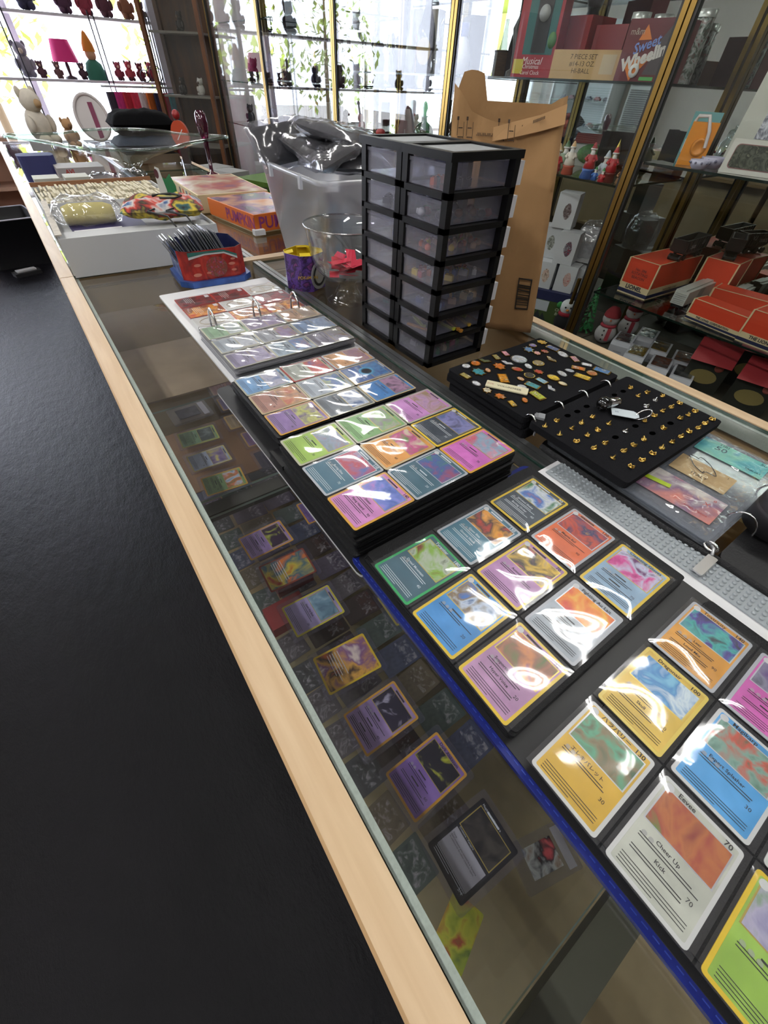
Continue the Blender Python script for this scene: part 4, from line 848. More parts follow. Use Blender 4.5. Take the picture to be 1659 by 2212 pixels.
# ================================================================== TIN OF CARDS ON THE COUNTER
t = thing('card_tin', 'red and blue octagonal card tin packed with sleeved cards', 'tin box', (.345, 1.325, .006), math.radians(-3))
def octo(x0, x1, y0, y1, c): return [(x0+c, y0), (x1-c, y0), (x1, y0+c), (x1, y1-c), (x1-c, y1), (x0+c, y1), (x0, y1-c), (x0, y0+c)]
o1 = octo(-.096, .096, -.085, .085, .026); o2 = octo(-.085, .085, -.076, .076, .022)
MB().prism(o1, .0, .014).build('lid_tray', mat('#2a4a8a', .3, .3, var=.35, scale=40), t)
vs = [(x, y, .0142) for x, y in o2]+[(x, y, .082) for x, y in o2]+[(x*.975, y*.975, .082) for x, y in o2]+[(x*.975, y*.975, .018) for x, y in o2]
m_ = MB(); m_.add(vs, [(0, 1, 9, 8), (1, 2, 10, 9), (7, 0, 8, 15)], 0); m_.add(vs, [(i, i+1, 9+i, 8+i) for i in range(2, 7)], 1); m_.add(vs, [(8+i, 8+(i+1) % 8, 16+(i+1) % 8, 16+i) for i in range(8)], 2); m_.add(vs, [(16+i, 16+(i+1) % 8, 24+(i+1) % 8, 24+i) for i in range(8)], 3); m_.add(vs, [tuple(range(24, 32))], 3)
m_.build('tin_body', [art(('#5a1414', '#8a1e1c', '#a83228', '#6a1818'), 6, 22, 1, .25), art(('#3a4a80', '#6a7aa8', '#2a3668'), 5, 20, 1, .25), CHROME, mat('#1a2048', .4)], t)
m_ = MB(); y_ = -.0772
m_.add([(-.063, y_, .080), (-.01, y_, .0795), (.03, y_, .079), (.063, y_, .066), (.063, y_, .061), (.03, y_, .0745), (-.01, y_, .075), (-.063, y_, .070)], [(0, 7, 6, 1), (1, 6, 5, 2), (2, 5, 4, 3)], 0)
m_.add([(-.063, y_, .0695), (-.02, y_, .0745), (.03, y_, .074), (.063, y_, .0605), (.063, y_, .0555), (.03, y_, .0705), (-.02, y_, .0712), (-.063, y_, .064)], [(0, 7, 6, 1), (1, 6, 5, 2), (2, 5, 4, 3)], 1)
m_.build('printed_swoosh', [mat('#24605a', .3), mat('#b9bdbd', .3)], t)
for i, (fx, fz, s) in enumerate(((-.045, .05, 1), (-.05, .028, 1.2), (.045, .045, 1), (.048, .03, .8), (-.02, .03, .7), (.05, .056, .7))):
    MB().prism([(.009*s*math.cos(a/12*6.283), .0035*s*math.sin(a/12*6.283)) for a in range(12)], 0, .0003).build('printed_petal', mat('#b06a58', .4), t, (fx, y_, fz), rot=(math.pi/2, 0, 0))
MB().prism([(.028*math.cos(a/20*6.283), .024*math.sin(a/20*6.283)) for a in range(20)], 0, .0003).build('printed_burst', art(('#7a5a4a', '#5a3428', '#8a2a24', '#6a5a9a'), 8, 60, 3), t, (.004, y_+.0001, .042), rot=(math.pi/2, 0, 0))
c0 = None; rr = random.Random(8)
for i in range(26):
    x = .345-.068+i*.0053; lift = .0 if i < 8 else .022*math.sin((i-8)/17*3.1)+.006
    if c0 is None:
        c0 = MB().box(-.0012, .0012, -.0325, .0325, 0, .089, 0).build('sleeved_card', thin((.7, .72, .76), .08, .06, haze=.6, hazec=(.5, .52, .56)))
        tag(c0, 'sleeved card standing in the red and blue tin', 'trading card', 'cards standing in the tin')
        MB().box(-.0016, -.0013, -.031, .031, .002, .086).build('card_back', mat('#4c515a', .4), c0); o = c0
    else:
        o = c0.copy(); COL.objects.link(o)
        for ch in c0.children: q = ch.copy(); COL.objects.link(q); q.parent = o
    o.location = (x, 1.325+rr.uniform(-.006, .006), .026+lift*.5); o.rotation_euler = (rr.uniform(-.04, .04), math.radians(-24+rr.uniform(-3, 3)), math.radians(-3))

# ================================================================== WHITE CARD BOXES AND WHAT LIES ON THEM
CW = mat('#c5c7c9', .75, var=.03, scale=5)
t = thing('card_storage_box', 'plain white cardboard card box with a big blank front panel', 'cardboard box', (.235, 1.70, .004), math.radians(-1.5))
m_ = MB(); m_.box(-.205, .205, -.225, -.221, 0, .090); m_.build('front_panel', CW, t)
MB().box(-.205, -.200, -.2205, .225, 0, .096).build('side_panel', CW, t); MB().box(.200, .205, -.2205, .225, 0, .090).build('side_panel', CW, t)
MB().box(-.1995, .1995, .221, .225, 0, .09).build('rear_panel', CW, t); MB().box(-.1995, .1995, -.2205, .2205, .068, .072).build('inner_lid', mat('#b7b9bb', .75), t)
MB().box(-.208, -.192, -.223, .225, .0965, .099).build('folded_edge', mat('#c4bdb2', .8, var=.15, scale=60), t)
MB().box(-.1995, .20, -.19, -.12, .0725, .082).build('lid_flap', CW, t)
t = thing('card_storage_box', 'long white cardboard box filled with rows of cream cards, behind the blank one', 'cardboard box', (.245, 2.14, .004))
for a in ((-.215, -.211, -.20, .20), (.211, .215, -.20, .20), (-.2105, .2105, -.20, -.196), (-.2105, .2105, .196, .20)): MB().box(a[0], a[1], a[2], a[3], 0, .075).build('side_panel', CW, t)
MB().box(-.2105, .2105, -.1955, .1955, 0, .004).build('base_panel', CW, t)
MB().box(-.215, .215, .2005, .206, .0, .088).build('brown_edge', mat('#8a5f42', .8), t)
for y in (-.10, 0, .10): MB().box(-.2105, .2105, y-.002, y+.002, .0045, .070).build('divider', CW, t)
g0 = None; rr = random.Random(2)
for j in range(4):
    for i in range(44):
        x, y = .245-.2+i*.0091, 2.14-.15+j*.1
        if g0 is None:
            g0 = MB().box(-.0035, .0035, -.04, .04, 0, .072).build('filed_cards', mat('#cfc6ac', .7)); tag(g0, 'cream bundle of filed cards standing in the long white box', 'trading card', 'cards filed in the long white box'); o = g0
        else: o = g0.copy(); COL.objects.link(o)
        o.location = (x, y, .0085); o.scale = (1, 1, 1+rr.uniform(-.05, .08)); o.rotation_euler = (0, rr.uniform(-.06, .06), 0)
t = thing('plastic_bag', 'clear plastic bag holding a pale yellow roll on the white box', 'plastic bag', (.135, 1.70, .077), math.radians(-8))
MB().lathe([(0, -.068), (.020, -.066), (.027, -.045), (.028, 0), (.027, .045), (.020, .066), (0, .068)], 16).build('yellow_roll', mat('#d6c878', .7, var=.08, scale=60), t, (0, 0, .024), rot=(0, math.pi/2, 0))
def pillow(L, W_, H_, sd, N=14):
    vs = []
    for s in (1, -1):
        for i in range(N+1):
            for j in range(N+1):
                u, v = i/N*2-1, j/N*2-1; e = max(0, (1-u**4)*(1-v**4))
                vs.append((u*L/2, v*W_/2, H_/2+s*H_/2*e**.5+.0045*e*(math.sin(7*u+sd)*math.sin(6*v+sd)+.6*math.sin(13*u-9*v))))
    K = (N+1)**2
    return MB().add(vs, [(s*K+i*(N+1)+j, s*K+(i+1)*(N+1)+j, s*K+(i+1)*(N+1)+j+1, s*K+i*(N+1)+j+1) for s in (0, 1) for i in range(N) for j in range(N)], 0, True)
pillow(.19, .12, .066, 2).build('bag_film', thin((.93, .93, .93), .05, .06, .9, 24, haze=.12), t)
tag(box('white_card_sheet', .075, .20, 1.585, 1.63, .0768, .0785, WHITEM), 'white card sheet in front of the bagged yellow roll', 'card')
tag(box('purple_mat', .07, .27, 1.585, 1.78, .0762, .0767, mat('#3a3560', .6)), 'dark purple mat under the bagged yellow roll', 'mat')
t = thing('fabric_pouch', 'multicoloured printed drawstring pouch with black cords on the white box', 'pouch', (.325, 1.60, .0995), math.radians(-14))
pillow(.225, .15, .046, 5).build('pouch_body', art(('#17181c', '#2c5a5c', '#c8b03a', '#1c1c20', '#b83a2a', '#c8c4c0', '#3a5a8a', '#17181c'), 3, 13, .5, .75), t)
for s in (-.02, .03): MB().tube([(s, -.07, .03), (s-.02, -.09, .028), (s+.03, -.105, .018), (s+.05, -.12, -.012)], .0026, 6).build('cord', BLACK, t)
MB().tube([(.0, -.03, .048), (.04, -.05, .050), (.06, -.02, .050), (.03, .01, .051), (-.02, -.01, .050)], .003, 6).build('drawstring', BLACK, t)
t = thing('die_cut_stand', 'green and white die-cut card stand behind the printed pouch', 'card stand', (.445, 1.985, .06), math.radians(-20))
MB().prism([(-.02, 0), (.02, 0), (.024, .05), (.012, .085), (-.004, .07), (-.016, .075)], -.001, .001).build('green_panel', mat('#1f6a3c', .5), t, rot=(math.pi/2, 0, 0))
MB().prism([(-.035, 0), (-.012, 0), (-.010, .04), (-.018, .10), (-.030, .105), (-.036, .08)], .0011, .0022).build('white_outline', mat('#c8c8c4', .5), t, rot=(math.pi/2, 0, 0))
MB().prism([(-.03+.007*math.cos(a/10*6.283), .085+.014*math.sin(a/10*6.283)) for a in range(10)], .0023, .003).build('maroon_spot', mat('#4a2026', .5), t, rot=(math.pi/2, 0, 0))
MB().box(-.04, .04, -.012, .012, -.004, 0).build('stand_base', mat('#1f6a3c', .5), t)

# ================================================================== PUZZLE AND GAME BOXES
t = thing('puzzle_box', 'orange puzzle box with purple PUMPKIN lettering, beside the plastic bin', 'puzzle box', (.735, 1.865, .006), math.radians(8))
OR = mat('#c8641c', .45); L2, W2, H2 = .17, .128, .056
MB().box(-W2, W2, -L2, L2, 0, .012).build('box_base', mat('#d8c8a8', .7), t)
MB().box(-W2-.002, W2+.002, -L2-.002, L2+.002, .004, H2).build('box_lid', OR, t)
MB().box(-W2+.004, W2-.004, -L2+.004, L2-.004, H2, H2+.0004).build('lid_picture', art(('#c8703a', '#d8a88a', '#8a6a8a', '#5a6a5a', '#e0b8a0'), 2, 6, .4, .16), t)
m_ = MB(); m_.text('PUMPKIN', .052, (-.005, -L2-.0026, .028), 0, xf=RX, bold=.02, sx=1.0); m_.text('PUMPKIN', .050, (-W2-.0026, -.07, .028), 0, xf=facing_x(), bold=.02); m_.build('lettering', mat('#7a2a6a', .5), t)
tag(box('magazine', .80, .90, 1.70, 1.92, .063, .066, art(('#3a4a8a', '#c8ccd8', '#5a6aa8', '#8a94b8'), 4, 40, 2)), 'blue and white magazine lying on the orange puzzle box', 'magazine')
t = thing('board_game_box', 'cream board game box with colourful glossy top, behind the orange puzzle', 'game box', (.712, 2.285, .004), math.radians(-1))
MB().box(-.148, .148, -.222, .222, 0, .059).build('box_lid', mat('#cfbf98', .6), t)
MB().box(-.142, .142, -.215, .215, .059, .0594).build('lid_picture', art(('#5a6a9a', '#b8706a', '#d8c8b0', '#a05a5a', '#8a9ac0'), 7, 5, .4, .18), t)
for i, c in enumerate(('#7a2a2a', '#6a9a7a', '#8a6a2a', '#b83a3a')): MB().box(-.06+i*.045, -.035+i*.045, -.2225, -.222, .028, .050).build('colour_patch', mat(c, .5), t)
for i, c in enumerate(('#a84a2a', '#3a4a5a', '#b8502a', '#4a3a3a')): MB().box(-.1485, -.148, -.12+i*.05, -.10+i*.05, .016, .05).build('colour_patch', mat(c, .5), t)
tag(box('white_tab', .62, .66, 1.66, 1.685, .004, .02, WHITEM), 'small white folded tab in front of the orange puzzle box', 'paper')

# ================================================================== FAR END OF THE COUNTER
t = thing('glass_centrepiece', 'wide free-form clear glass dish with pulled arms on the far counter', 'glass dish', (.53, 3.05, .004), math.radians(-12))
N = 64; prof = [(.05, 0), (.055, .006), (.03, .03), (.05, .05), (.10, .066), (.17, .082), (.25, .098), (.34, .118)]
vs = []
for k_, (r_, z) in enumerate(prof):
    for i in range(N):
        a = 2*math.pi*i/N; q = max(0, k_-3)/4
        lobe = 1+q*(.55*abs(math.cos(a))**2.2-.30)+q*.10*math.cos(6*a)
        vs.append((r_*lobe*math.cos(a)*1.12, r_*lobe*math.sin(a)*.8, z+q*.035*(abs(math.cos(a))**2)+q*.05*max(0, math.sin(a))**3))
m_ = MB().add(vs, [(j*N+i, j*N+(i+1) % N, (j+1)*N+(i+1) % N, (j+1)*N+i) for j in range(len(prof)-1) for i in range(N)], 0, True)
m_.build('glass_body', thin((.86, .92, .89), 0, .06, .25, 9, ior=1.6), t)
K = (len(prof)-1)*N
MB().tube([vs[K+i] for i in range(N)], .0065, 6, 0, True).build('rim', thin((.66, .76, .72), 0, .12, ior=1.6), t)
t = thing('folded_clothes', 'pile of folded dark jeans and black cloth behind the glass dish', 'clothes', (.73, 3.52, .004))
MB().box(-.15, .15, -.10, .10, 0, .04).build('cardboard_tray', mat('#6a5a4a', .8), t)
pillow(.36, .24, .085, 1).build('folded_jeans', mat('#232c3e', .9, var=.2, scale=120, bump=.2), t, (0, 0, .04))
pillow(.34, .24, .115, 3).build('black_cloth', mat('#08080a', .98, bump=.1, scale=30, spec=.1), t, (.0, 0, .112))
for i, (x, y, lab) in enumerate(((.10, 2.56, 'white butter-style carton with red picture, nearest the rail'), (.21, 2.56, 'white carton with green BUTTER lettering behind the card boxes'))):
    t = thing('food_carton', lab, 'carton', (x, y, .004)); MB().box(-.045, .045, -.05, .05, 0, .075).build('carton_body', mat('#b9bab0', .6), t)
    if i: MB().text('BEST\nBUTTER', .02, (0, -.0506, .045), 0, xf=RX, bold=.02).build('lettering', mat('#4a8a5a', .6), t)
    else: MB().ball((0, -.05, .03), .018, 0, 10, 6, (1, .05, .8)).build('printed_spot', mat('#8a4a34', .6), t)
for i, (x, y) in enumerate(((.32, 2.62), (.45, 2.68))):
    t = thing('blister_pack', 'clear blister pack with dark goods under the glass dish, %s of two' % ('left' if i == 0 else 'right'), 'package', (x, y, .004), math.radians(-12))
    MB().box(-.06, .06, -.05, .05, 0, .03).build('dark_insert', mat('#1c1a22', .5), t); pillow(.13, .11, .07, i+2).build('clear_shell', thin((.9, .9, .95), 0, .1, .5, 20), t)
tag(MB().prism(rrect(.15, .12, .03), 0, .095).build('blue_case', mat('#2b2f62', .6), None, (.115, 3.05, .004), 0.0), 'dark blue rounded case near the rail on the far counter', 'case')
for i, (x, y, z, c, s) in enumerate(((.27, 2.95, .004, '#b9b2ac', 'DVD'), (.27, 2.95, .036, '#a9a4a6', 'AVI'), (.30, 3.22, .004, '#8a8088', ''))):
    t = thing('flat_box', ('lower', 'upper', 'farthest')[i]+' flat grey box with red print left of the glass dish', 'box', (x, y, z)); MB().box(-.10, .10, -.08, .08, 0, .030).build('box_body', mat(c, .6), t)
    if s: MB().text(s, .024, (-.05, -.0806, .015), 0, xf=RX, bold=.03).build('lettering', mat('#a8342c', .6), t)
def plush(label, x, y, z, s, col, ear, face, rz=0.0, cat='plush toy', name='plush_toy', arms=True):
    t = thing(name, label, cat, (x, y, z), rz)
    m_ = MB().ball((0, 0, .38*s), .30*s, 0, 16, 10, (1, .85, 1.25)); m_.ball((0, -.05*s, .86*s), .25*s, 0, 16, 10, (1, .95, .95)); m_.build('body', mat(col, .95, var=.08, scale=30, bump=.2), t)
    for q in (-1, 1):
        MB().ball((.20*q*s, 0, 1.02*s), .10*s, 0, 10, 7, (.8, .5, 1.2)).build('ear', mat(ear, .95), t)
        if arms: MB().ball((.30*q*s, -.12*s, .42*s), .12*s, 0, 10, 7, (.8, 1, 1.5)).build('arm', mat(col, .95), t)
        MB().ball((.15*q*s, -.24*s, .12*s), .14*s, 0, 10, 7, (.9, 1.4, .8)).build('foot', mat(ear, .95), t)
    MB().ball((0, -.28*s, .82*s), .09*s, 0, 8, 6).build('muzzle', mat(face, .9), t)
    return t
plush('large cream plush animal slumped at the far left end of the counter', .27, 4.45, .004, .25, '#cfc7ba', '#c9bfae', '#a98a66', .6)
plush('small brown plush animal leaning on the cream plush', .42, 4.30, .004, .13, '#a9835e', '#9a7450', '#7a5a40', .4)
t = thing('oval_plaque', 'white oval plaque with a purple ribbon on the far counter', 'plaque', (.63, 4.58, .13), 0); t.rotation_euler = (math.radians(78), 0, 0)
MB().prism([(.105*math.cos(a/28*6.283), .125*math.sin(a/28*6.283)) for a in range(28)], 0, .012).build('plate', mat('#d6d0d0', .5), t); MB().tube([(.102*math.cos(a/28*6.283), .122*math.sin(a/28*6.283), .012) for a in range(28)], .010, 8, 0, True).build('rim', mat('#c4bcbc', .5), t)
MB().box(.0, .03, -.12, .08, .0125, .016).build('ribbon', mat('#7a3050', .6), t)
tag(box('red_gift_box', .80, 1.0, 4.45, 4.6, .004, .12, mat('#8f1f3c', .5)), 'crimson box behind the folded clothes on the far counter', 'box')
tag(box('silver_tube_rack', .16, .27, 4.12, 4.16, .004, .055, STEEL), 'short silver bar in front of the cream plush animal', 'bar')
t = thing('glass_vase', 'slim dark purple glass vase standing behind the game box', 'vase', (.905, 2.93, .004))
MB().lathe([(.030, 0), (.030, .004), (.010, .012), (.011, .10), (.013, .13), (.022, .16), (.030, .205), (.026, .243), (.016, .255)], 20, close=False).build('glass_body', thin((.30, .03, .16), 0, .06, haze=.25, hazec=(.2, .01, .07)), t)
t = thing('orange_clock', 'small round orange clock with a white hand beside the purple vase', 'clock', (.90, 3.36, .004)); t.rotation_euler = (0, 0, math.radians(-35))
MB().prism([(.05*math.cos(a/20*6.283), .13+.062*math.sin(a/20*6.283)) for a in range(20)], -.012, .012).build('dial', mat('#b0401f', .4), t, rot=(math.pi/2, 0, 0)); MB().box(-.02, .02, -.015, .015, 0, .072).build('stand', mat('#2a1a16', .5), t)
MB().box(-.002, .002, -.03, .03, .0125, .014).build('hand', WHITE, t, (0, 0, .13), rot=(math.pi/2, .7, 0)); MB().ball((0, 0, .215), .022, 0, 10, 7).build('red_cap', mat('#8a1a1e', .4), t)

# ================================================================== FLOOR BY THE COUNTER END
t = thing('black_tote', 'large black open-topped tote on the floor past the counter', 'tote', (-.30, 5.85, FLOOR), .15)
m_ = MB(); shell(m_, .52, .50, 0, .36, .05, .006); m_.build('tub', mat('#0c0c12', .55), t); MB().tube([(p[0], p[1], .374) for p in rrect(.565, .585, .03)], .006, 6, 0, True).build('white_rim', mat('#cfcfe0', .5), t)
tag(MB().prism(rrect(.22, .10, .01), 0, .03).build('dark_pouch', mat('#1a1a1e', .6), None, (-.27, 5.33, FLOOR+.001), .3), 'flat black pouch on the floor in front of the tote', 'pouch')
tag(MB().prism(rrect(.16, .06, .004), 0, .012).build('paper_slip', mat('#b8b8bc', .6), None, (-.27, 5.34, FLOOR+.032), .3), 'pale paper slip lying on the floor pouch', 'paper')
t = thing('peach_shelf_unit', 'peach painted low shelf unit at the left frame edge below the window', 'shelf unit', (-.62, 6.85, FLOOR))
PEA = mat('#c9a08c', .7)
for z in (0.02, .42, .80): MB().box(-.7, .7, -.2, .2, z, z+.03).build('shelf', PEA, t)
for x in (-.7, .67): MB().box(x, x+.03, -.2, .2, .05, .42).box(x, x+.03, -.2, .2, .45, .80).build('side', PEA, t)
MB().box(-.7, .7, .17, .2, .05, .42).box(-.7, .7, .17, .2, .45, .80).build('back', PEA, t)
plush('teal plush toy sitting on the peach shelf unit', -.22, 6.75, FLOOR+.455, .22, '#2f7f92', '#2a7080', '#5aa0b0')
plush('brown plush toy lying low on the peach shelf unit', -.15, 6.72, FLOOR+.055, .20, '#7a5638', '#6a4a30', '#8a6a4a', 1.0)
plush('small white plush with red bow on top of the peach shelf unit', .0, 6.80, FLOOR+.835, .16, '#d8d2cc', '#b83a4a', '#c8b8a8')

# ================================================================== WALL CABINETS
def K(x, y, z): return (1.4*x, 1.4*y, .41+1.4*(z-.41))
CX0, CX1 = 2.10, 2.70; CZ0, CZ1 = -.556, 1.55
def cabinet(label, y0, y1, shelves, last=False):
    t = thing('display_cabinet', label, 'display cabinet', ((CX0+CX1)/2, (y0+y1)/2, FLOOR)); ox, oy, oz = t.location
    def bx(nm, a, b_, c, d, e, f, m): return MB().box(a-ox, b_-ox, c-oy, d-oy, e-oz, f-oz).build(nm, m, t)
    for yy in (y0, y1):
        s = 1 if yy == y0 else -1
        a, b_ = sorted((yy+s*.001, yy+s*.020)); bx('brass_post', CX0, CX0+.03, a, b_, CZ0-.04, CZ1, BRASS)
        a, b_ = sorted((yy+s*.0205, yy+s*.031)); bx('dark_stile', CX0+.004, CX0+.026, a, b_, CZ0-.04, CZ1, mat('#1a1a18', .4))
        a, b_ = sorted((yy+s*.004, yy+s*.024)); bx('rear_post', CX1-.03, CX1-.004, a, b_, CZ0, CZ1, BRASSD)
    ya, yb = y0+.0315, y1-.0315
    MB().box(CX0+.010-ox, CX0+.016-ox, ya-oy, yb-oy, CZ0+.006-oz, CZ1-oz).build('front_glass', thin((.97, .985, .975)), t)
    bx('door_handle', CX0-.008, CX0+.009, ya+.006, ya+.018, -.36, -.24, BRASS)
    bx('mirror_back', CX1, CX1+.008, y0+.001, y1-.001, CZ0, CZ1, mat('#c3cac6', .015, 1.0))
    bx('deck', CX0+.032, CX1-.001, y0+.001, y1-.001, CZ0-.02, CZ0, mat('#4f4a40', .7)); bx('plinth', CX0+.01, CX1, y0+.001, y1-.001, FLOOR-0, CZ0-.041, mat('#2b2622', .6))
    bx('top_cornice', CX0-.01, CX1, y0+.001, y1-.001, CZ1+.001, CZ1+.06, BRASSD)
    for z in shelves:
        MB().box(CX0+.035-ox, CX1-.032-ox, ya-oy, yb-oy, z-.008-oz, z-oz, 0, 1).build('glass_shelf', [GLASS, mat('#10201a', .2)], t)
    return t
cabinet('brass-framed wall cabinet at the right holding boxed model trains', .0, 1.198, (.211, -.28, .72))
cabinet('brass-framed wall cabinet holding Christmas figurines and cartons', 1.202, 2.398, (.432, .122, .75))
cabinet('brass-framed wall cabinet holding bottles and a metronome', 2.402, 3.598, (.430, .116, .75))
cabinet('brass-framed wall cabinet holding glass oil lamps', 3.602, 4.798, (.360, .09, .70))
cabinet('farthest brass-framed wall cabinet, next to the wooden curio cabinet', 4.802, 5.998, (.33, .02, .70))
cabinet('brass-framed wall cabinet outside the right frame edge', -1.2, -.002, (.211, -.28, .72))

RED = mat('#c23a1c', .5); CREAM = mat('#cdbb94', .6); NAVY = mat('#1c2144', .5)
def lionel(label, x, y, z, w, d, h, rz, words, small='', top='', lines=('THE LIONEL CORPORATION',), end=''):
    """orange carton, w along local x (front, facing -y), d deep, navy band along the foot"""
    t = thing('train_carton', label, 'box', (x, y, z), math.radians(rz), 'orange train cartons')
    MB().box(-w/2, w/2, -d/2, d/2, 0, h).build('carton_body', RED, t)
    e = .0008; q = .006
    m_ = MB()
    m_.box(-w/2-e, w/2+e, -d/2-e, d/2+e, 0, h*.31); m_.build('cream_foot', CREAM, t)
    m_ = MB(); m_.box(-w/2-2*e, w/2+2*e, -d/2-2*e, d/2+2*e, h*.04, h*.14); m_.build('navy_band', NAVY, t)
    m_ = MB()
    for sx in (-1, 1):
        for sy in (-1, 1): m_.box(sx*w/2-q*.5, sx*w/2+q*.5, sy*d/2-q*.5, sy*d/2+q*.5, h*.24, h)
    m_.box(-w/2-e, w/2+e, -d/2-e, -d/2+q*.6, h-.001, h+e); m_.box(-w/2-e, -w/2+q*.6, -d/2+q*.6, d/2, h-.001, h+e); m_.box(w/2-q*.6, w/2+e, -d/2+q*.6, d/2, h-.001, h+e)
    stuff(m_.build('worn_edges', CREAM, t))
    m_ = MB()
    if words: m_.text(words, h*.17 if len(words) < 10 else h*.14, (0, -d/2-3*e, h*.225), 0, xf=RX, bold=.03)
    if small: m_.text(small, h*.11, (0, -d/2-3*e, h*.62), 0, xf=RX)
    if end: m_.text(end, h*.10, (w/2+3*e, 0, h*.19), 0, xf=Matrix.Rotation(math.pi/2, 4, 'Z') @ RX); m_.text(end, h*.10, (-w/2-3*e, 0, h*.19), 0, xf=facing_x())
    if top: m_.text(top, d*.2, (0, 0, h+2*e), 0)
    if m_.v: m_.build('lettering', mat('#221c30', .6), t)
    return t
Z1 = -.28
# the near faces of the two tall cartons look towards the camera, down the wall
def KX(x, y): return 1.4*x, 1.4*y
# front (-y local) faces -X after rz=-90
x, y = KX(1.735, .735); lionel('tall orange carton with a cream and navy foot, under the first hopper car', x, y, Z1, .150, .37, .150, -90-2, 'LIONEL', 'No. 394\nROTATING\nBEACON', end='THE LIONEL CORP')
x, y = KX(1.80, .60); 
lionel('second tall orange carton partly behind the first, under the rear hopper car', 2.615, .83, Z1, .14, .16, .165, -86, '', '', end='THE LIONEL CORP')
def train_car(label, x, y, z, L, W_, H_, rz, col, hopper, cat='train car'):
    t = thing('model_train_car', label, 'model train', (x, y, z), math.radians(rz))
    m_ = MB()
    if hopper:
        vs = [(-L/2, -W_/2, H_), (L/2, -W_/2, H_), (L/2, W_/2, H_), (-L/2, W_/2, H_), (-L/2+.01, -W_/2, H_*.42), (L/2-.01, -W_/2, H_*.42), (L/2-.01, W_/2, H_*.42), (-L/2+.01, W_/2, H_*.42), (-L*.2, -W_*.3, H_*.22), (L*.2, -W_*.3, H_*.22), (L*.2, W_*.3, H_*.22), (-L*.2, W_*.3, H_*.22), (-L/2+.006, -W_/2+.005, H_), (L/2-.006, -W_/2+.005, H_), (L/2-.006, W_/2-.005, H_), (-L/2+.006, W_/2-.005, H_), (-L*.2, -W_*.3, H_*.4), (L*.2, -W_*.3, H_*.4), (L*.2, W_*.3, H_*.4), (-L*.2, W_*.3, H_*.4)]
        for a, b_ in ((0, 4), (4, 8), (12, 0), (16, 12)): m_.add(vs, [(a+i, b_+i, b_+(i+1) % 4, a+(i+1) % 4) for i in range(4)])
        m_.add(vs, [(8, 9, 10, 11), (19, 18, 17, 16)])
        for i in range(9): xx = -L/2+L*(i+.5)/9; m_.box(xx-.002, xx+.002, -W_/2-.003, -W_/2, H_*.45, H_); m_.box(xx-.002, xx+.002, W_/2, W_/2+.003, H_*.45, H_)
    else:
        m_.box(-L/2, L/2, -W_/2, W_/2, H_*.25, H_*.92); m_.prism([(-L/2, -W_/2), (L/2, -W_/2), (L/2, W_/2), (-L/2, W_/2)], H_*.92, H_*.93); m_.box(-L/2-.002, L/2+.002, -W_*.25, W_*.25, H_*.93, H_)
    m_.build('car_body', mat(col, .45), t)
    d_ = MB()
    if not hopper:
        for s in (-1, 1): d_.box(-L*.10, L*.10, s*W_/2-.001, s*W_/2+.0015, H_*.28, H_*.88)
        for i in range(6): d_.box(-L/2-.002, -L/2, -W_*.4, W_*.4, H_*(.32+i*.09), H_*(.34+i*.09))
        d_.build('door_and_ribs', mat('#8f928f', .5), t)
    else:
        d_.text('25000', .02, (-L*.2, -W_/2-.004, H_*.66), 0, xf=RX); d_.text('LV', .024, (L*.2, -W_/2-.004, H_*.78), 0, xf=RX); d_.build('lettering', mat('#b8b8b8', .5), t)
    for sx in (-1, 1):
        w_ = MB(); w_.box(sx*L*.34-.03, sx*L*.34+.03, -W_*.38, W_*.38, H_*.08, H_*.2); w_.build('truck', mat('#101012', .5), t)
        for ax in (-.02, .02):
            for s in (-1, 1):
                q = MB().lathe([(0, -.004), (.013, -.004), (.013, .004), (0, .004)], 12); MB().add([(v[0], v[2], v[1]) for v in q.v], q.f, 0, False).build('wheel', mat('#161618', .4, .5), t, (sx*L*.34+ax, s*W_*.36, .013))
train_car('black open hopper train car standing on the nearer tall orange carton', 2.47, .975, Z1+.1515, .24, .065, .085, 2, '#17171a', True)
train_car('black open hopper train car on the second tall carton, behind the first', 2.615, .84, Z1+.1665, .15, .060, .085, 20, '#141417', True)
train_car('white model boxcar beside the tall orange cartons', 2.40, .83, Z1, .27, .060, .085, 2, '#b9bab4', False)
train_car('second white model boxcar behind the first on the train shelf', 2.60, .70, Z1, .12, .055, .080, 4, '#aeb0aa', False)
x, y = KX(1.60, .445); lionel('flat orange carton with navy band nearest the white boxcar', x, y, Z1, .235, .085, .082, -97, 'THE LIONEL CORPORATION', top='')
x, y = KX(1.78, .455); lionel('long flat orange carton lying behind the other flat cartons', x, y, Z1, .27, .10, .085, -83, 'THE LIONEL CORPORATION', top='')
x, y = KX(1.60, .29); lionel('larger orange carton with big dark lettering at the right frame edge', x, y, Z1, .20, .15, .12, -93, 'THE LIONEL CO')
x, y = KX(1.86, .33); lionel('dull orange carton farthest back on the train shelf', x, y, Z1, .24, .09, .11, -83, 'LIONEL')
tag(MB().tube([(.035*math.cos(a/20*12.566), .035*math.sin(a/20*12.566)*.6, .006+.0016*a) for a in range(21)], .004, 6).build('cable_coil', mat('#5a6250', .7), None, (2.62, .60, Z1+.001)), 'coiled olive cable behind the white boxcars', 'cable')

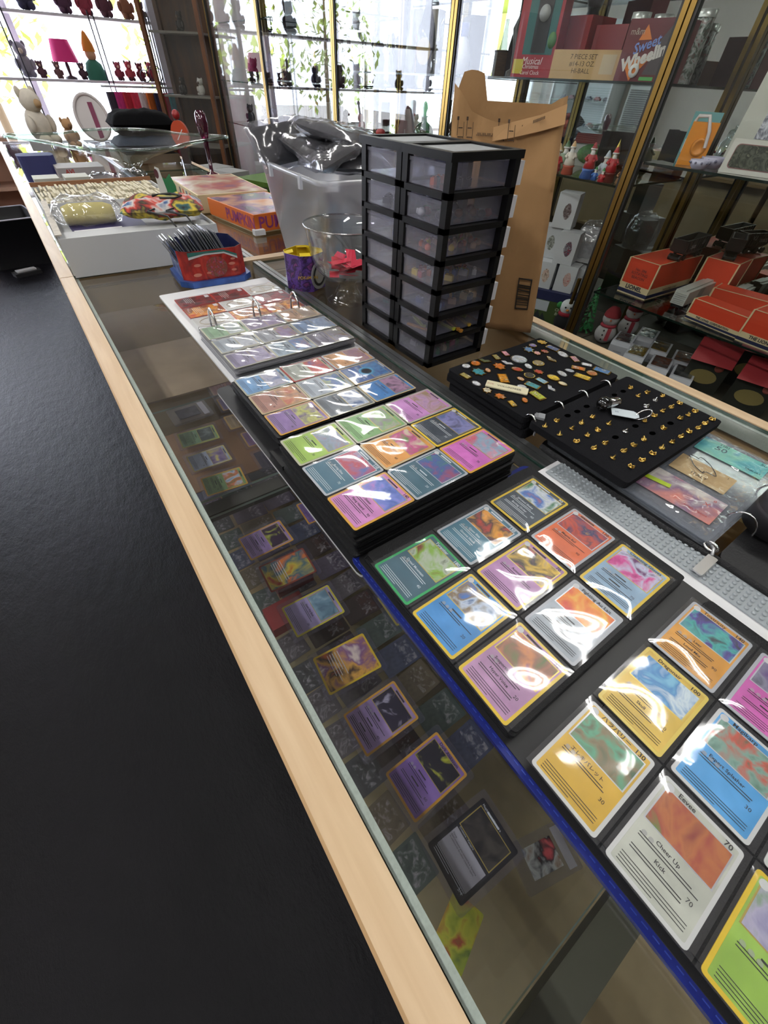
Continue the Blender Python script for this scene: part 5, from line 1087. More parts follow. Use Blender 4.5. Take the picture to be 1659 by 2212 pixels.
# lower deck: small white car boxes, red house cartons, snowman, dark cartons
def car_box(label, x, y, rz, c, z=CZ0):
    t = thing('window_box', label, 'box', (x, y, z+.001), math.radians(rz), 'white boxes with model vehicles')
    w_, d_, h_ = .095, .165, .058
    m_ = MB(); vs = [(-w_/2, -d_/2, 0), (w_/2, -d_/2, 0), (w_/2, d_/2, 0), (-w_/2, d_/2, 0), (-w_/2, -d_/2, h_*.72), (w_/2, -d_/2, h_*.72), (w_/2, d_/2, h_), (-w_/2, d_/2, h_), (-w_/2, -d_/2+.02, h_), (w_/2, -d_/2+.02, h_)]
    m_.add(vs, [(3, 2, 1, 0), (0, 1, 5, 4), (2, 3, 7, 6), (1, 2, 6, 9, 5), (3, 0, 4, 8, 7), (4, 5, 9, 8), (8, 9, 6, 7)]); m_.build('carton_body', mat('#b4b4bc', .5), t)
    MB().prism([(p[0], p[1]+.012) for p in rrect(w_*.78, d_*.74, .006)], h_+.0004, h_+.0018).build('toy_vehicle', art((c, '#6a6a6a', c, '#3a3a3e'), x*9, 22, 1), t)
    MB().prism([(p[0], p[1]+.012) for p in rrect(w_*.82, d_*.78, .006)], h_+.002, h_+.0028).build('window_film', thin((.95, .96, .97), 0, .08, .5, 16), t)
    m2 = MB(); m2.text('MODERN', .010, (0, -d_/2-.0006, .012), 0, xf=RX); m2.build('lettering', mat('#3a3a4a', .5), t)
BK = [(1.66, .715, '#2a2a2e', 'black vehicle, far left'), (1.60, .625, '#b8942a', 'yellow vehicle, front'), (1.78, .69, '#4a6a74', 'grey-blue vehicle, back row'), (1.71, .60, '#b08a2a', 'golden vehicle, second row'), (1.59, .53, '#8a4a2a', 'rust-brown vehicle, front'), (1.70, .505, '#9a5a34', 'orange-brown vehicle, second row'), (1.59, .448, '#3a3a3c', 'charcoal vehicle, nearest the red cartons'), (1.71, .425, '#34363a', 'dark vehicle, right of second row')]
for x, y, c, s in BK: car_box('white windowed model box with %s' % s, 1.4*x, 1.4*y, -72, c)
def house_box(label, x, y, rz, h=.16):
    t = thing('house_carton', label, 'box', (x, y, CZ0+.001), math.radians(rz), 'red-roofed dark cartons')
    w_, d_ = .16, .13; MB().box(-w_/2, w_/2, -d_/2, d_/2, 0, h).build('carton_body', mat('#24251f', .6), t)
    vs = [(-w_/2-.004, -d_/2-.03, h*.86), (w_/2+.004, -d_/2-.03, h*.86), (w_/2+.004, 0, h+.05), (-w_/2-.004, 0, h+.05), (-w_/2-.004, d_/2, h), (w_/2+.004, d_/2, h)]
    MB().add(vs, [(0, 1, 2, 3), (3, 2, 5, 4)]).build('red_flap', mat('#982a30', .5), t)
    MB().prism([(.055*math.cos(a/20*6.283), h*.42+.032*math.sin(a/20*6.283)) for a in range(20)], 0, .0008).build('tan_oval', mat('#8a7a4a', .6), t, (0, -d_/2-.0002, 0), rot=(math.pi/2, 0, 0))
    MB().lathe([(.010, .0), (.018, .0), (.018, .001), (.010, .001)], 20).build('round_emblem', mat('#a0544a', .6), t, (.04, -d_/2-.0012, h*.75), rot=(math.pi/2, 0, 0))
house_box('dark carton with red flap and tan oval, nearest the white windowed boxes', 2.31, .57, -75)
house_box('dark carton with red flap and tan oval at the lower right, second', 2.30, .36, -78)
house_box('taller dark carton with red flap standing behind the others', 2.52, .47, -75, .20)
house_box('dark carton with red flap at the right frame edge', 2.52, .22, -75, .20)
def snowman(label, x, y, z, s, hat, scarf):
    t = thing('plush_snowman', label, 'plush toy', (x, y, z), math.radians(-60))
    MB().ball((0, 0, .34*s), .34*s, 0, 18, 12, (1, .8, 1)).ball((0, 0, .84*s), .27*s, 0, 18, 12, (1, .85, .95)).build('body', mat('#b5b2b2', .95, var=.06, scale=40, bump=.2), t)
    MB().lathe([(.27*s, .92*s), (.25*s, 1.04*s), (.14*s, 1.20*s), (0, 1.24*s)], 16, close=False).build('knit_hat', mat(hat, .9), t)
    MB().tube([(.22*s*math.cos(a/16*6.283), .19*s*math.sin(a/16*6.283), .62*s) for a in range(16)], .05*s, 8, 0, True).build('scarf', mat(scarf, .9), t); MB().box(.02*s, .14*s, -.33*s, -.27*s, .2*s, .6*s).build('scarf_end', mat(scarf, .9), t)
    for q in (.5, .35, .2): MB().ball((-.08*s, -.26*s, q*s), .03*s, 0, 8, 6).build('button', BLACK, t)
    MB().ball((0, -.24*s, .84*s), .03*s, 0, 8, 6, (1, 2.2, 1)).build('nose', mat('#b8603a', .7), t)
    for q in (-1, 1): MB().ball((.08*q*s, -.215*s, .92*s), .018*s, 0, 8, 6).build('eye', BLACK, t)
snowman('white plush snowman with red knit hat and red scarf by the brass post', 2.30, 1.105, CZ0+.001, .155, '#7a1c24', '#98323e')
snowman('second white plush snowman with red hat behind the first', 2.50, 1.09, CZ0+.001, .155, '#6a1a22', '#8a2c38')

# Christmas cabinet
def white_orn(label, x, y, z, h, pic):
    t = thing('ornament_box', label, 'box', (x, y, z), math.radians(-68), 'white ornament boxes')
    MB().box(-.052, .052, -.05, .05, 0, h).build('carton_body', mat('#c3c4c8', .6), t)
    MB().prism([(.016*math.cos(a/10*6.283)*(1.2-.3*math.sin(a)), h*.5+.036*math.sin(a/10*6.283)) for a in range(10)], 0, .0006).build('printed_picture', art(pic, h*90+x, 70, 2), t, (.012, -.0502, 0), rot=(math.pi/2, 0, 0))
    return t
zb = CZ0+.001
t = thing('gift_carton', 'blue and green hard carton with white lettering under the ornament boxes', 'box', (2.33, 1.47, zb), math.radians(-66))
MB().box(-.13, .13, -.09, .09, 0, .118).build('carton_body', mat('#3d4f24', .55), t); MB().box(-.1305, .1305, -.0905, .0905, .1185, .165).build('navy_top', mat('#171c46', .55), t)
MB().prism([(-.125, .0), (-.02, 0), (-.05, .05), (-.06, .02), (-.08, .06), (-.10, .02)], 0, .0006).build('printed_trees', mat('#20242a', .6), t, (0, -.0908, .002), rot=(math.pi/2, 0, 0)); MB().box(-.128, -.03, -.0907, -.0902, .06, .115).build('white_panel', mat('#b4b8c0', .6), t)
MB().text('Cheerful\nBarnhill', .022, (.05, -.0915, .07), 0, xf=RX, shear=.2).build('lettering', mat('#c8ccb8', .6), t)
zt = zb+.1665
ob = [(2.275, 1.565, zt, .13, ('#a02c2c', '#d8c8b8', '#6a3a2a')), (2.325, 1.455, zt, .13, ('#b03a3a', '#c8b0a8', '#8a4a4a')), (2.44, 1.52, zt, .13, ('#c8c8cc', '#8a8a90', '#b0b0b4')), (2.40, 1.40, zt, .12, ('#c8c8cc', '#9a9aa0', '#b0b0b4'))]
for i, (x, y, z, h, pc) in enumerate(ob): white_orn('white ornament box with small red picture, lower layer of the stack, %s' % ('leftmost', 'front right', 'rear left', 'rear right')[i], x, y, z, h, pc)
white_orn('white ornament box with red-roofed picture, second layer of the stack', 2.31, 1.50, zt+.1315, .145, ('#b02a3a', '#4a4a5a', '#c8c4c4'))
white_orn('white ornament box with dark bottle picture, second layer behind the bag', 2.33, 1.63, zt+.1315, .145, ('#3a4a44', '#8a8a84', '#c0c0bc'))
white_orn('white ornament box at the top of the stack with a small dark picture', 2.33, 1.585, zt+.278, .15, ('#3a2a2e', '#6a5a5c', '#b8b0b0'))
t = thing('wrapped_box', 'white box in crinkled clear plastic at the back of the ornament stack', 'box', (2.44, 1.47, zt+.1315), math.radians(-68)); MB().box(-.05, .05, -.05, .05, 0, .15).build('carton_body', mat('#b5b6ba', .6), t); pillow(.13, .13, .185, 3).build('plastic_wrap', thin((.9, .9, .92), .05, .1, .9, 20, haze=.15), t)
# penguin
t = thing('plush_penguin', 'black and white plush penguin with red scarf in front of the green carton', 'plush toy', (2.235, 1.335, zb), math.radians(-55))
MB().ball((0, 0, .05), .052, 0, 14, 10, (1, .8, 1)).build('body', mat('#16161a', .95), t); MB().ball((0, -.006, .128), .042, 0, 14, 10, (1, .85, .95)).build('head', mat('#cfd2d4', .9), t)
MB().tube([(.03*math.cos(a/12*6.283), .026*math.sin(a/12*6.283), .092) for a in range(12)], .013, 8, 0, True).build('scarf', mat('#8f1c2c', .9), t)
for q in (-1, 1): MB().ball((.045*q, 0, .13), .017, 0, 10, 7).build('earmuff', mat('#2f7a3c', .9), t); MB().ball((.014*q, -.04, .134), .005, 0, 8, 6).build('eye', BLACK, t); MB().ball((.03*q, -.03, .012), .02, 0, 8, 6, (1, 1.4, .6)).build('foot', mat('#a02434', .9), t)
MB().ball((0, -.044, .122), .008, 0, 8, 6, (1.2, 1.3, .6)).build('beak', mat('#c87a2a', .7), t)
# small tinsel tree beside the post
t = thing('tinsel_tree', 'slim green tinsel tree next to the brass post', 'artificial tree', (2.34, 1.255, zb))
MB().tube([(0, 0, 0), (0, 0, .2)], .004, 6).build('stem', mat('#4a3a2a', .8), t)
m_ = MB(); rr = random.Random(6)
for i in range(260):
    z = rr.uniform(.02, .24); r_ = .055*(1-z/.27); a = rr.uniform(0, 6.28); p = Vector((r_*.3*math.cos(a), r_*.3*math.sin(a), z)); q = Vector((r_*math.cos(a), r_*math.sin(a), z-.012)); s = Vector((-math.sin(a), math.cos(a), .5))*.006
    m_.add([p, q+s, q-s], [(0, 1, 2)])
stuff(m_.build('needles', mat('#2f7a44', .6), t))
# figurines on the .122 shelf
FZ = .1225
def santa(label, x, y, s, coat, base=None, hat='#8f1a20'):
    t = thing('figurine', label, 'figurine', (x, y, FZ), math.radians(-60), 'Christmas figurines')
    z0 = 0
    if base:
        MB().lathe([(.026*s, 0), (.030*s, .004*s), (.024*s, .028*s), (.030*s, .036*s), (0, .036*s)], 16, close=False).build('pedestal', mat(base, .25), t); z0 = .036*s
    MB().lathe([(.022*s, z0), (.026*s, z0+.004*s), (.020*s, z0+.03*s), (.014*s, z0+.048*s), (.008*s, z0+.054*s), (0, z0+.056*s)], 14, close=False).build('robe', mat(coat, .3), t)
    MB().ball((0, 0, z0+.062*s), .011*s, 0, 10, 8).build('head', mat('#c8a08a', .4), t); MB().ball((0, -.007*s, z0+.052*s), .010*s, 0, 10, 8, (1, .7, 1.4)).build('beard', mat('#d5d2cc', .5), t)
    MB().lathe([(.0125*s, z0+.066*s), (.011*s, z0+.072*s), (.004*s, z0+.088*s), (0, z0+.09*s)], 12, close=False).build('hat', mat(hat, .4), t); MB().tube([(.012*s*math.cos(a/10*6.283), .012*s*math.sin(a/10*6.283), z0+.067*s) for a in range(10)], .003*s, 6, 0, True).build('hat_brim', mat('#d5d2cc', .6), t)
    for q in (-1, 1): MB().tube([(.014*q*s, 0, z0+.046*s), (.024*q*s, -.010*s, z0+.032*s), (.014*q*s, -.022*s, z0+.030*s)], .0055*s, 6).build('arm', mat(coat, .3), t)
FG = [(1.56, 1.165, 1.15, '#a82430', None, '#d8b48a', 'red-robed figurine with golden hair, leftmost by the paper bag'), (1.545, 1.10, .95, '#cfc8bc', '#a04a3a', '#c8a070', 'white angel-like figurine on a red ornate egg'), (1.535, 1.015, 1.0, '#9c1f2a', '#3a5a9a', '#8f1a20', 'red-coated bearded figurine on a blue ornate egg'), (1.60, 1.0, 1.1, '#b9c2cc', None, '#b9c2cc', 'pale blue tall winter figurine beside the gold tree'), (1.55, .945, .95, '#a82430', '#6a2a2a', '#a82430', 'red-coated bearded figurine on a maroon base right of the gold tree'), (1.63, .925, .9, '#d0cdc8', None, '#a02430', 'white snowman-like figurine with red hat near the brass post'), (1.56, .905, .85, '#8f6a4a', None, '#a02430', 'brown and white figurine nearest the brass post'), (1.535, .985, .55, '#2a5aa0', None, '#2f7a44', 'tiny blue and green elf figurine at the shelf edge'), (1.53, .955, .55, '#a82430', None, '#2f7a44', 'tiny red and green elf figurine at the shelf edge'), (1.65, 1.20, 1.2, '#7a8a74', None, '#4a6a44', 'grey-green figurine behind the golden-haired one')]
for x, y, s, c, b_, h_, lb in FG: santa(lb, 1.4*x, 1.4*y, s*1.0, c, b_, h_)
t = thing('music_box', 'open black lacquer box with a gold glitter tree inside', 'music box', (2.42, 1.475, FZ), math.radians(-62))
MB().box(-.085, .085, -.03, .03, 0, .02).build('box_base', BLACK, t); m_ = MB(); m_.box(-.085, .085, .020, .030, .021, .150); m_.box(-.085, -.078, -.028, .0195, .021, .150); m_.box(.078, .085, -.028, .0195, .021, .150); m_.build('box_back', mat('#0a0a0c', .2), t)
MB().lathe([(.020, .030), (.024, .036), (.012, .09), (0, .128)], 14, close=False).build('gold_tree', mat('#c8b25a', .3, .8, var=.5, scale=160), t); MB().lathe([(.013, .0205), (.016, .030), (0, .030)], 12, close=False).build('tree_pot', mat('#a87a4a', .5), t)
t = thing('snow_village_house', 'white glittered village house with wreath behind the figurines', 'ornament', (2.56, 1.70, FZ), math.radians(-60)); MB().box(-.09, .09, -.05, .05, 0, .09).build('walls', mat('#b8bab4', .6), t)
MB().add([(-.1, -.06, .09), (.1, -.06, .09), (.1, 0, .125), (-.1, 0, .125), (-.1, .06, .09), (.1, .06, .09)], [(0, 1, 2, 3), (3, 2, 5, 4)]).build('roof', mat('#7a3a34', .6), t); MB().ball((0, -.06, .05), .05, 0, 12, 8, (1.4, .4, .8)).build('wreath', mat('#3f6a34', .9, var=.4, scale=90), t)
# cartons on the .432 shelf
TZ = .4325
t = thing('carol_clock_carton', 'tall red carton with teal window panel and round clock dial', 'box', (2.31, 1.995, TZ), math.radians(-70))
MB().box(-.10, .10, -.05, .05, 0, .30).build('carton_body', mat('#8d1526', .5), t); MB().box(-.060, .085, -.0508, -.0501, .075, .30).build('window_backing', mat('#1e5a58', .5), t); MB().box(-.02, .05, -.0530, -.0510, .08, .24).build('dark_clock_tower', mat('#17151a', .5), t)
MB().lathe([(0, .0), (.026, .0), (.026, .002), (0, .003)], 20, close=False).build('clock_dial', mat('#8f9090', .5), t, (.016, -.0532, .20), rot=(math.pi/2, 0, 0)); MB().lathe([(0, 0), (.02, 0), (.02, .002), (0, .002)], 18, close=False, sq=1.3).build('round_badge', mat('#3a6a2c', .5), t, (.075, -.052, .12), rot=(math.pi/2, 0, 0))
m_ = MB(); m_.text('Musical', .034, (-.005, -.0512, .054), 0, xf=RX, shear=.25); m_.text('Christmas\nCarol Clock', .020, (-.005, -.0512, .026), 0, xf=RX); m_.build('lettering', mat('#d8cfd0', .5), t); MB().box(-.095, -.045, -.0512, -.0504, .012, .060).build('yellow_sticker', mat('#b8a83a', .6), t)
t = thing('shipping_carton', 'tan cardboard carton printed 7 PIECE SET on the upper shelf', 'box', (2.30, 1.67, TZ), math.radians(-78)); MB().box(-.155, .155, -.07, .07, 0, .088).build('carton_body', mat('#b39468', .8, var=.06, scale=12), t)
MB().text('7 PIECE SET\n#14-13 OZ.\nHI-BALL', .021, (-.01, -.0706, .046), 0, xf=RX, sx=1.15).build('lettering', mat('#4a3a2a', .7), t); MB().box(.075, .135, -.0707, -.0702, .018, .075).build('blank_label', mat('#b3a184', .7), t)
t = thing('toy_candy_carton', 'maroon toy carton with slanted blue and white lettering and orange triangle', 'box', (2.285, 1.375, TZ), math.radians(-82)); MB().box(-.105, .105, -.07, .07, 0, .165).build('carton_body', mat('#5a1420', .4), t)
m_ = MB(); m_.text('Sweet', .040, (-.012, -.0728, .098), 0, xf=Matrix.Rotation(math.radians(0), 4, 'X') @ RX @ Matrix.Rotation(.3, 4, 'Z'), shear=.2, bold=.02); m_.build('script_lettering', mat('#6a82c0', .4), t)
m_ = MB(); m_.text('Wheelin', .048, (-.012, -.0728, .064), 0, xf=RX @ Matrix.Rotation(.3, 4, 'Z'), shear=.15, bold=.05); m_.build('lettering', mat('#c9c4be', .4), t)
MB().prism([(-.085, .05), (-.04, 0), (.03, .075)], 0, .001).build('orange_triangle', mat('#c8702a', .4), t, (0, -.0702, .002), rot=(math.pi/2, 0, 0)); MB().lathe([(.008, 0), (.020, 0), (.020, .002), (.008, .002)], 20, close=False).build('wheel_ring', mat('#c8c8c4', .4), t, (-.03, -.0722, .03), rot=(math.pi/2, 0, 0)); MB().prism([(-.03, .15), (.0, .112), (-.05, .11)], 0, .001).build('orange_triangle', mat('#c8702a', .4), t, (0, -.0702, .0), rot=(math.pi/2, 0, 0))
MB().prism([(.0, .0), (.085, .0), (.095, .09), (.06, .13), (.03, .09)], 0, .001).build('grey_truck_print', mat('#4a4448', .3), t, (.005, -.0702, .02), rot=(math.pi/2, 0, 0)); MB().text('m&m', .026, (-.062, -.0728, .132), 0, xf=RX).build('small_lettering', mat('#a89a8a', .5), t); MB().box(.0, .055, -.0712, -.0703, .004, .014).build('green_strip', mat('#4a9a4a', .5), t)
tag(box('red_carton', 2.40, 2.58, 1.80, 2.0, TZ+.001, TZ+.20, mat('#7a1a20', .5)), 'plain dark red carton behind the cardboard carton, left', 'box'); tag(box('red_carton', 2.42, 2.58, 1.62, 1.78, TZ+.001, TZ+.17, mat('#6a1820', .5)), 'plain maroon carton behind the cardboard carton, right', 'box')
for i, (x, y) in enumerate(((2.40, 1.56), (2.50, 1.52), (2.42, 1.30))):
    t = thing('tall_gift_tin', 'tall patterned red and green gift tin on the upper shelf, %s' % ('left', 'middle', 'behind the toy carton')[i], 'tin', (x, y, TZ+.001)); MB().lathe([(.035, 0), (.035, .19), (.03, .195), (0, .195)], 18, close=False).build('tin_body', art(('#6a1a24', '#1e3a2c', '#8f9490', '#5a1420'), i*3, 28, 2, .3), t); MB().lathe([(.037, .175), (.037, .196), (0, .198)], 18, close=False).build('tin_lid', mat('#b8bcb8', .3, .5), t)
t = thing('dark_statue', 'tall dark bronze statue on the upper shelf left of the red carton', 'statue', (2.45, 2.22, TZ+.001)); MB().lathe([(.07, 0), (.07, .02), (.05, .03), (.055, .10), (.07, .17), (.045, .22), (.03, .26), (.045, .30), (.03, .34), (0, .35)], 16, close=False).build('bronze_body', mat('#2c261f', .35, .6, bump=.6, scale=40), t)
for q in (-1, 1): MB().tube([(.05*q, 0, .2), (.09*q, -.03, .16), (.07*q, -.06, .10)], .016, 8).build('arm', mat('#2c261f', .35, .6), t)
# train cabinet, shelf at .211
UZ = .2115
t = thing('toy_radio', 'bright orange-yellow toy radio with a round dial and white carry strap', 'toy', (2.235, 1.035, UZ), math.radians(-62)); MB().prism([(-.045, 0), (.045, 0), (.045, .125), (-.045, .125)], -.018, .018).build('case', mat('#d8860a', .4), t, rot=(math.pi/2, 0, 0))
MB().lathe([(.028, 0), (.026, .006), (.018, .006), (.016, .003), (0, .003)], 24, close=False).build('dial', mat('#c87a08', .4), t, (.008, -.018, .055), rot=(math.pi/2, 0, 0)); MB().tube([(-.04, 0, .125), (-.035, -.005, .14), (0, -.02, .142), (.02, -.026, .10), (.028, -.028, .055)], .006, 6).build('strap', mat('#cfc6c4', .6), t)
t = thing('picture_book', 'pale teal book leaning behind the orange toy radio', 'book', (2.33, 1.085, UZ), math.radians(-62)); MB().box(-.05, .05, 0, .012, 0, .15).build('cover', mat('#6aa2a2', .5), t); MB().box(-.045, -.02, -.0008, -.0002, .03, .07).build('sticker', WHITE, t)
for i, (x, y, s) in enumerate(((2.17, .965, 1), (2.25, .955, 1.25))):
    t = thing('lace_bowl', 'small white openwork china bowl, %s of two by the toy radio' % ('left' if i == 0 else 'right'), 'bowl', (x, y, UZ)); m_ = MB().lathe([(.022*s, 0), (.030*s, .008*s), (.036*s, .026*s), (.033*s, .026*s), (.027*s, .009*s), (0, .004*s)], 20, close=False); m_.build('bowl_body', mat('#b9b6cc', .3), t)
    for a in range(10): an = a/10*6.283; MB().ball((.0345*s*math.cos(an), .0345*s*math.sin(an), .018*s), .004*s, 0, 6, 4).build('openwork', mat('#6f6c84', .5), t)
t = thing('matted_print', 'large white-matted black and white palm print leaning in the train cabinet', 'picture', (2.35, .79, UZ), math.radians(-70)); t.rotation_euler = (math.radians(-12), 0, math.radians(-78))
MB().box(-.17, .17, 0, .006, 0, .40).build('mat_board', mat('#b3b3a9', .7), t); MB().box(-.10, .14, -.0012, -.0002, .09, .33).build('print', art(('#1a1a2c', '#c0c0cc', '#3a3a4c', '#8a8a98'), 5, 18, 3), t)
t = thing('framed_photo', 'small framed dark photograph with a rounded mat in front of the palm print', 'picture', (2.19, .77, UZ), math.radians(-80)); t.rotation_euler = (math.radians(-10), 0, math.radians(-82))
MB().box(-.12, .12, 0, .006, 0, .095).build('mat_board', mat('#c2bfb6', .6), t); MB().prism([(p[0], p[1]+.048) for p in rrect(.205, .068, .012)], .0002, .0010).build('line_border', mat('#7a4a4a', .5), t, rot=(math.pi/2, 0, 0)); MB().prism([(p[0], p[1]+.048) for p in rrect(.20, .063, .012)], .0011, .0016).build('photograph', art(('#20221c', '#5a5c50', '#2c2e26', '#8a8a74'), 7, 25, 2, .15), t, rot=(math.pi/2, 0, 0))
for i, (x, y, c) in enumerate(((2.5, 1.03, '#7a8a88'), (2.55, .93, '#6a7a7a'), (2.46, .95, '#8a9a98'))):
    t = thing('glass_jar', 'small clear lidded glass jar behind the toy radio, %s' % ('left', 'rear', 'right')[i], 'jar', (x, y, UZ)); MB().lathe([(.03, 0), (.034, .01), (.034, .06), (.022, .075), (.024, .085)], 18, close=False).build('glass_body', thin((.8, .88, .87), 0, .08), t); MB().lathe([(.024, .086), (.02, .10), (.006, .105), (.008, .115), (0, .118)], 14, close=False).build('lid', thin((.75, .84, .83), 0, .1), t)

# bottle cabinet
BZ = .4305; LZ = .1165
def bottle(label, x, y, z, prof, m, extra=None, name='bottle'):
    t = thing(name, label, 'bottle', (x, y, z)); MB().lathe(prof, 24, close=False).build('glass_body', m, t)
    if extra: extra(t)
    return t
bottle('large black champagne bottle with a round cream label', 2.31, 2.86, BZ, [(0, .002), (.050, 0), (.054, .01), (.054, .14), (.045, .19), (.022, .25), (.018, .31), (.020, .33), (.018, .37), (0, .372)], mat('#0c0a0a', .08), lambda t: MB().prism([(.042*math.cos(a/20*6.283), .09+.055*math.sin(a/20*6.283)) for a in range(20)], 0, .002).build('paper_label', mat('#a08a5c', .6), t, (-.044, -.034, 0), rot=(math.pi/2, 0, math.radians(-52))))
bottle('tall slim yellow-green glass vase beside the champagne bottle', 2.22, 3.11, BZ, [(0, .002), (.035, 0), (.028, .03), (.016, .08), (.014, .25), (.018, .36), (.030, .42)], thin((.75, .80, .35), 0, .08), name='vase')
bottle('clear stoppered glass decanter right of the champagne bottle', 2.24, 2.655, BZ, [(0, .002), (.040, 0), (.046, .02), (.042, .07), (.018, .10), (.012, .16), (.022, .21), (.024, .22)], thin((.9, .93, .94), 0, .08), name='decanter')
bottle('white bottle with a blue cap at the right of the bottle shelf', 2.40, 2.63, BZ, [(0, .002), (.042, 0), (.044, .08), (.030, .12), (.018, .15), (.018, .18)], mat('#c4c2c4', .3), lambda t: MB().lathe([(.022, .15), (.022, .20), (0, .202)], 16, close=False).build('blue_cap', mat('#1f2f7a', .4), t))
bottle('frosted pale glass bottle left of the champagne bottle', 2.30, 2.99, BZ, [(0, .002), (.030, 0), (.032, .12), (.02, .18), (.012, .24), (.012, .27), (0, .27)], thin((.8, .82, .75), .2, .05, haze=.4, hazec=(.5, .5, .45)))
t = thing('printed_carton', 'grey-white carton with red wavy lettering at the back of the bottle shelf', 'box', (2.50, 3.10, BZ), math.radians(-62)); MB().box(-.10, .10, -.05, .05, 0, .27).build('carton_body', mat('#8f8a7e', .6), t); MB().text('PIPER', .07, (0, -.0506, .14), 0, xf=RX, sx=.8).build('lettering', mat('#8a3a2a', .6), t)
t = thing('wooden_block', 'small wooden crate beside the champagne bottle', 'box', (2.36, 2.945, BZ), math.radians(-60)); MB().box(-.035, .035, -.035, .035, 0, .12).build('block_body', wood('#8a5a30', '#6a4220', (1, 1, 6), 20), t); MB().box(-.038, .038, -.038, .038, .1205, .13).build('block_lid', mat('#4a2c18', .5), t)
bottle('round emerald green glass decanter with a pointed stopper', 2.31, 2.82, LZ, [(0, .002), (.032, 0), (.04, .006), (.062, .04), (.064, .06), (.05, .085), (.018, .105), (.014, .125), (.024, .130)], thin((.01, .22, .07), 0, .06, haze=.3, hazec=(.0, .10, .03)), lambda t: MB().lathe([(.012, .131), (.010, .145), (.018, .165), (.012, .19), (0, .20)], 12, close=False).build('stopper', thin((.01, .3, .1), 0, .06, haze=.2, hazec=(.0, .12, .03)), t), name='decanter')
t = thing('metronome', 'tall dark wooden pyramid metronome on the lower bottle shelf', 'metronome', (2.30, 2.99, LZ), math.radians(-50))
vs = [(-.065, -.05, 0), (.065, -.05, 0), (.065, .05, 0), (-.065, .05, 0), (-.022, -.02, .155), (.022, -.02, .155), (.022, .02, .155), (-.022, .02, .155), (0, 0, .172)]
MB().add(vs, [(3, 2, 1, 0), (0, 1, 5, 4), (1, 2, 6, 5), (2, 3, 7, 6), (3, 0, 4, 7), (4, 5, 8), (5, 6, 8), (6, 7, 8), (7, 4, 8)]).build('wooden_case', mat('#4c2c30', .3), t); MB().add([(-.022, -.0512, .012), (.022, -.0512, .012), (.012, -.0278, .13), (-.012, -.0278, .13)], [(0, 1, 2, 3)]).build('front_door', mat('#3c2024', .35), t); MB().box(-.001, .001, -.056, -.054, .02, .06).build('pendulum', STEEL, t)
t = thing('violin_figurine', 'amber glass violin ornament on the lower bottle shelf', 'ornament', (2.26, 3.47, LZ)); t.rotation_euler = (0, math.radians(-14), 0)
MB().ball((0, 0, .035), .034, 0, 14, 8, (1, .4, 1)).ball((0, 0, .085), .025, 0, 14, 8, (1, .4, 1)).build('violin_body', mat('#7a3414', .2, coat=.6), t); MB().tube([(0, 0, .10), (0, 0, .16)], .007, 8).ball((0, 0, .163), .012, 0, 8, 6).build('neck', mat('#2a1410', .3), t)
tag(MB().ball((0, 0, .02), .03, 0, 14, 8, (1.2, 1, .7)).lathe([(.045, 0), (.045, .004)], 16).build('red_hat_ornament', mat('#a82424', .5), None, (2.28, 3.27, LZ)), 'small round red ornament near the violin ornament', 'ornament')
t = thing('picture_frame_stand', 'small dark carved ornament between the violin and the metronome', 'ornament', (2.36, 3.12, LZ)); MB().lathe([(.04, 0), (.02, .02), (.03, .06), (.015, .09), (0, .10)], 12, close=False).build('carved_body', mat('#2c1e1a', .5), t)
# oil lamps and dark figures
def oil_lamp(label, x, y, z):
    t = thing('oil_lamp', label, 'oil lamp', (x, y, z)); MB().lathe([(.03, 0), (.034, .006), (.012, .02), (.03, .045), (.032, .06), (.014, .075), (.014, .085)], 18, close=False).build('glass_font', thin((.75, .77, .75), 0, .12), t); MB().lathe([(.015, .086), (.028, .11), (.026, .13), (.014, .165), (.015, .18)], 18, close=False).build('chimney', thin((.85, .87, .86), 0, .12), t)
for i, (x, y) in enumerate(((2.22, 4.33), (2.22, 4.23), (2.3, 4.05), (2.3, 3.95))): oil_lamp('clear glass oil lamp on the middle shelf, %s along the row' % ('first', 'second', 'third', 'fourth')[i], x, y, .3605)
for i, (x, y, h) in enumerate(((2.35, 4.45, .30), (2.40, 4.32, .26), (2.38, 4.18, .30), (2.42, 4.05, .28), (2.36, 3.93, .25))):
    t = thing('carved_figure', 'dark carved silhouette figure behind the oil lamps, %s' % ('first', 'second', 'third', 'fourth', 'fifth')[i], 'figurine', (x, y, .3605)); MB().lathe([(.04, 0), (.045, .01), (.03, .04), (.04, h*.5), (.03, h*.7), (.014, h*.76), (.026, h*.88), (.012, h*.98), (0, h)], 14, close=False).build('body', mat('#221c18', .5, bump=.5, scale=50), t); MB().tube([(.03, 0, h*.6), (.07, -.02, h*.7), (.06, -.03, h*.95)], .010, 6).build('arm', mat('#221c18', .5), t)
for i, (x, y) in enumerate(((2.30, 4.37), (2.31, 4.10))):
    t = thing('silver_tower_box', 'tall silver-grey ribbed box on the low shelf, %s of two' % ('left' if i == 0 else 'right'), 'box', (x, y, .0905), math.radians(-40)); MB().box(-.035, .035, -.035, .035, 0, .16).build('box_body', mat('#7c7a72', .35, .6), t)
    for q in (-.022, 0, .022): MB().box(q-.003, q+.003, -.037, -.0351, .004, .156).build('rib', mat('#3f3d38', .4), t)
for i, (x, y, c, h) in enumerate(((2.3, 5.0, '#23262c', .24), (2.32, 5.2, '#1e2026', .18), (2.3, 5.45, '#2a2326', .20), (2.35, 5.65, '#20242a', .16))):
    plush('dark animal ornament in the farthest wall cabinet, %s' % ('nearest', 'second', 'third', 'fourth')[i], x, y, .3305, h*.7, c, c, '#4a4a4e', -1.0, 'ornament', 'animal_ornament')
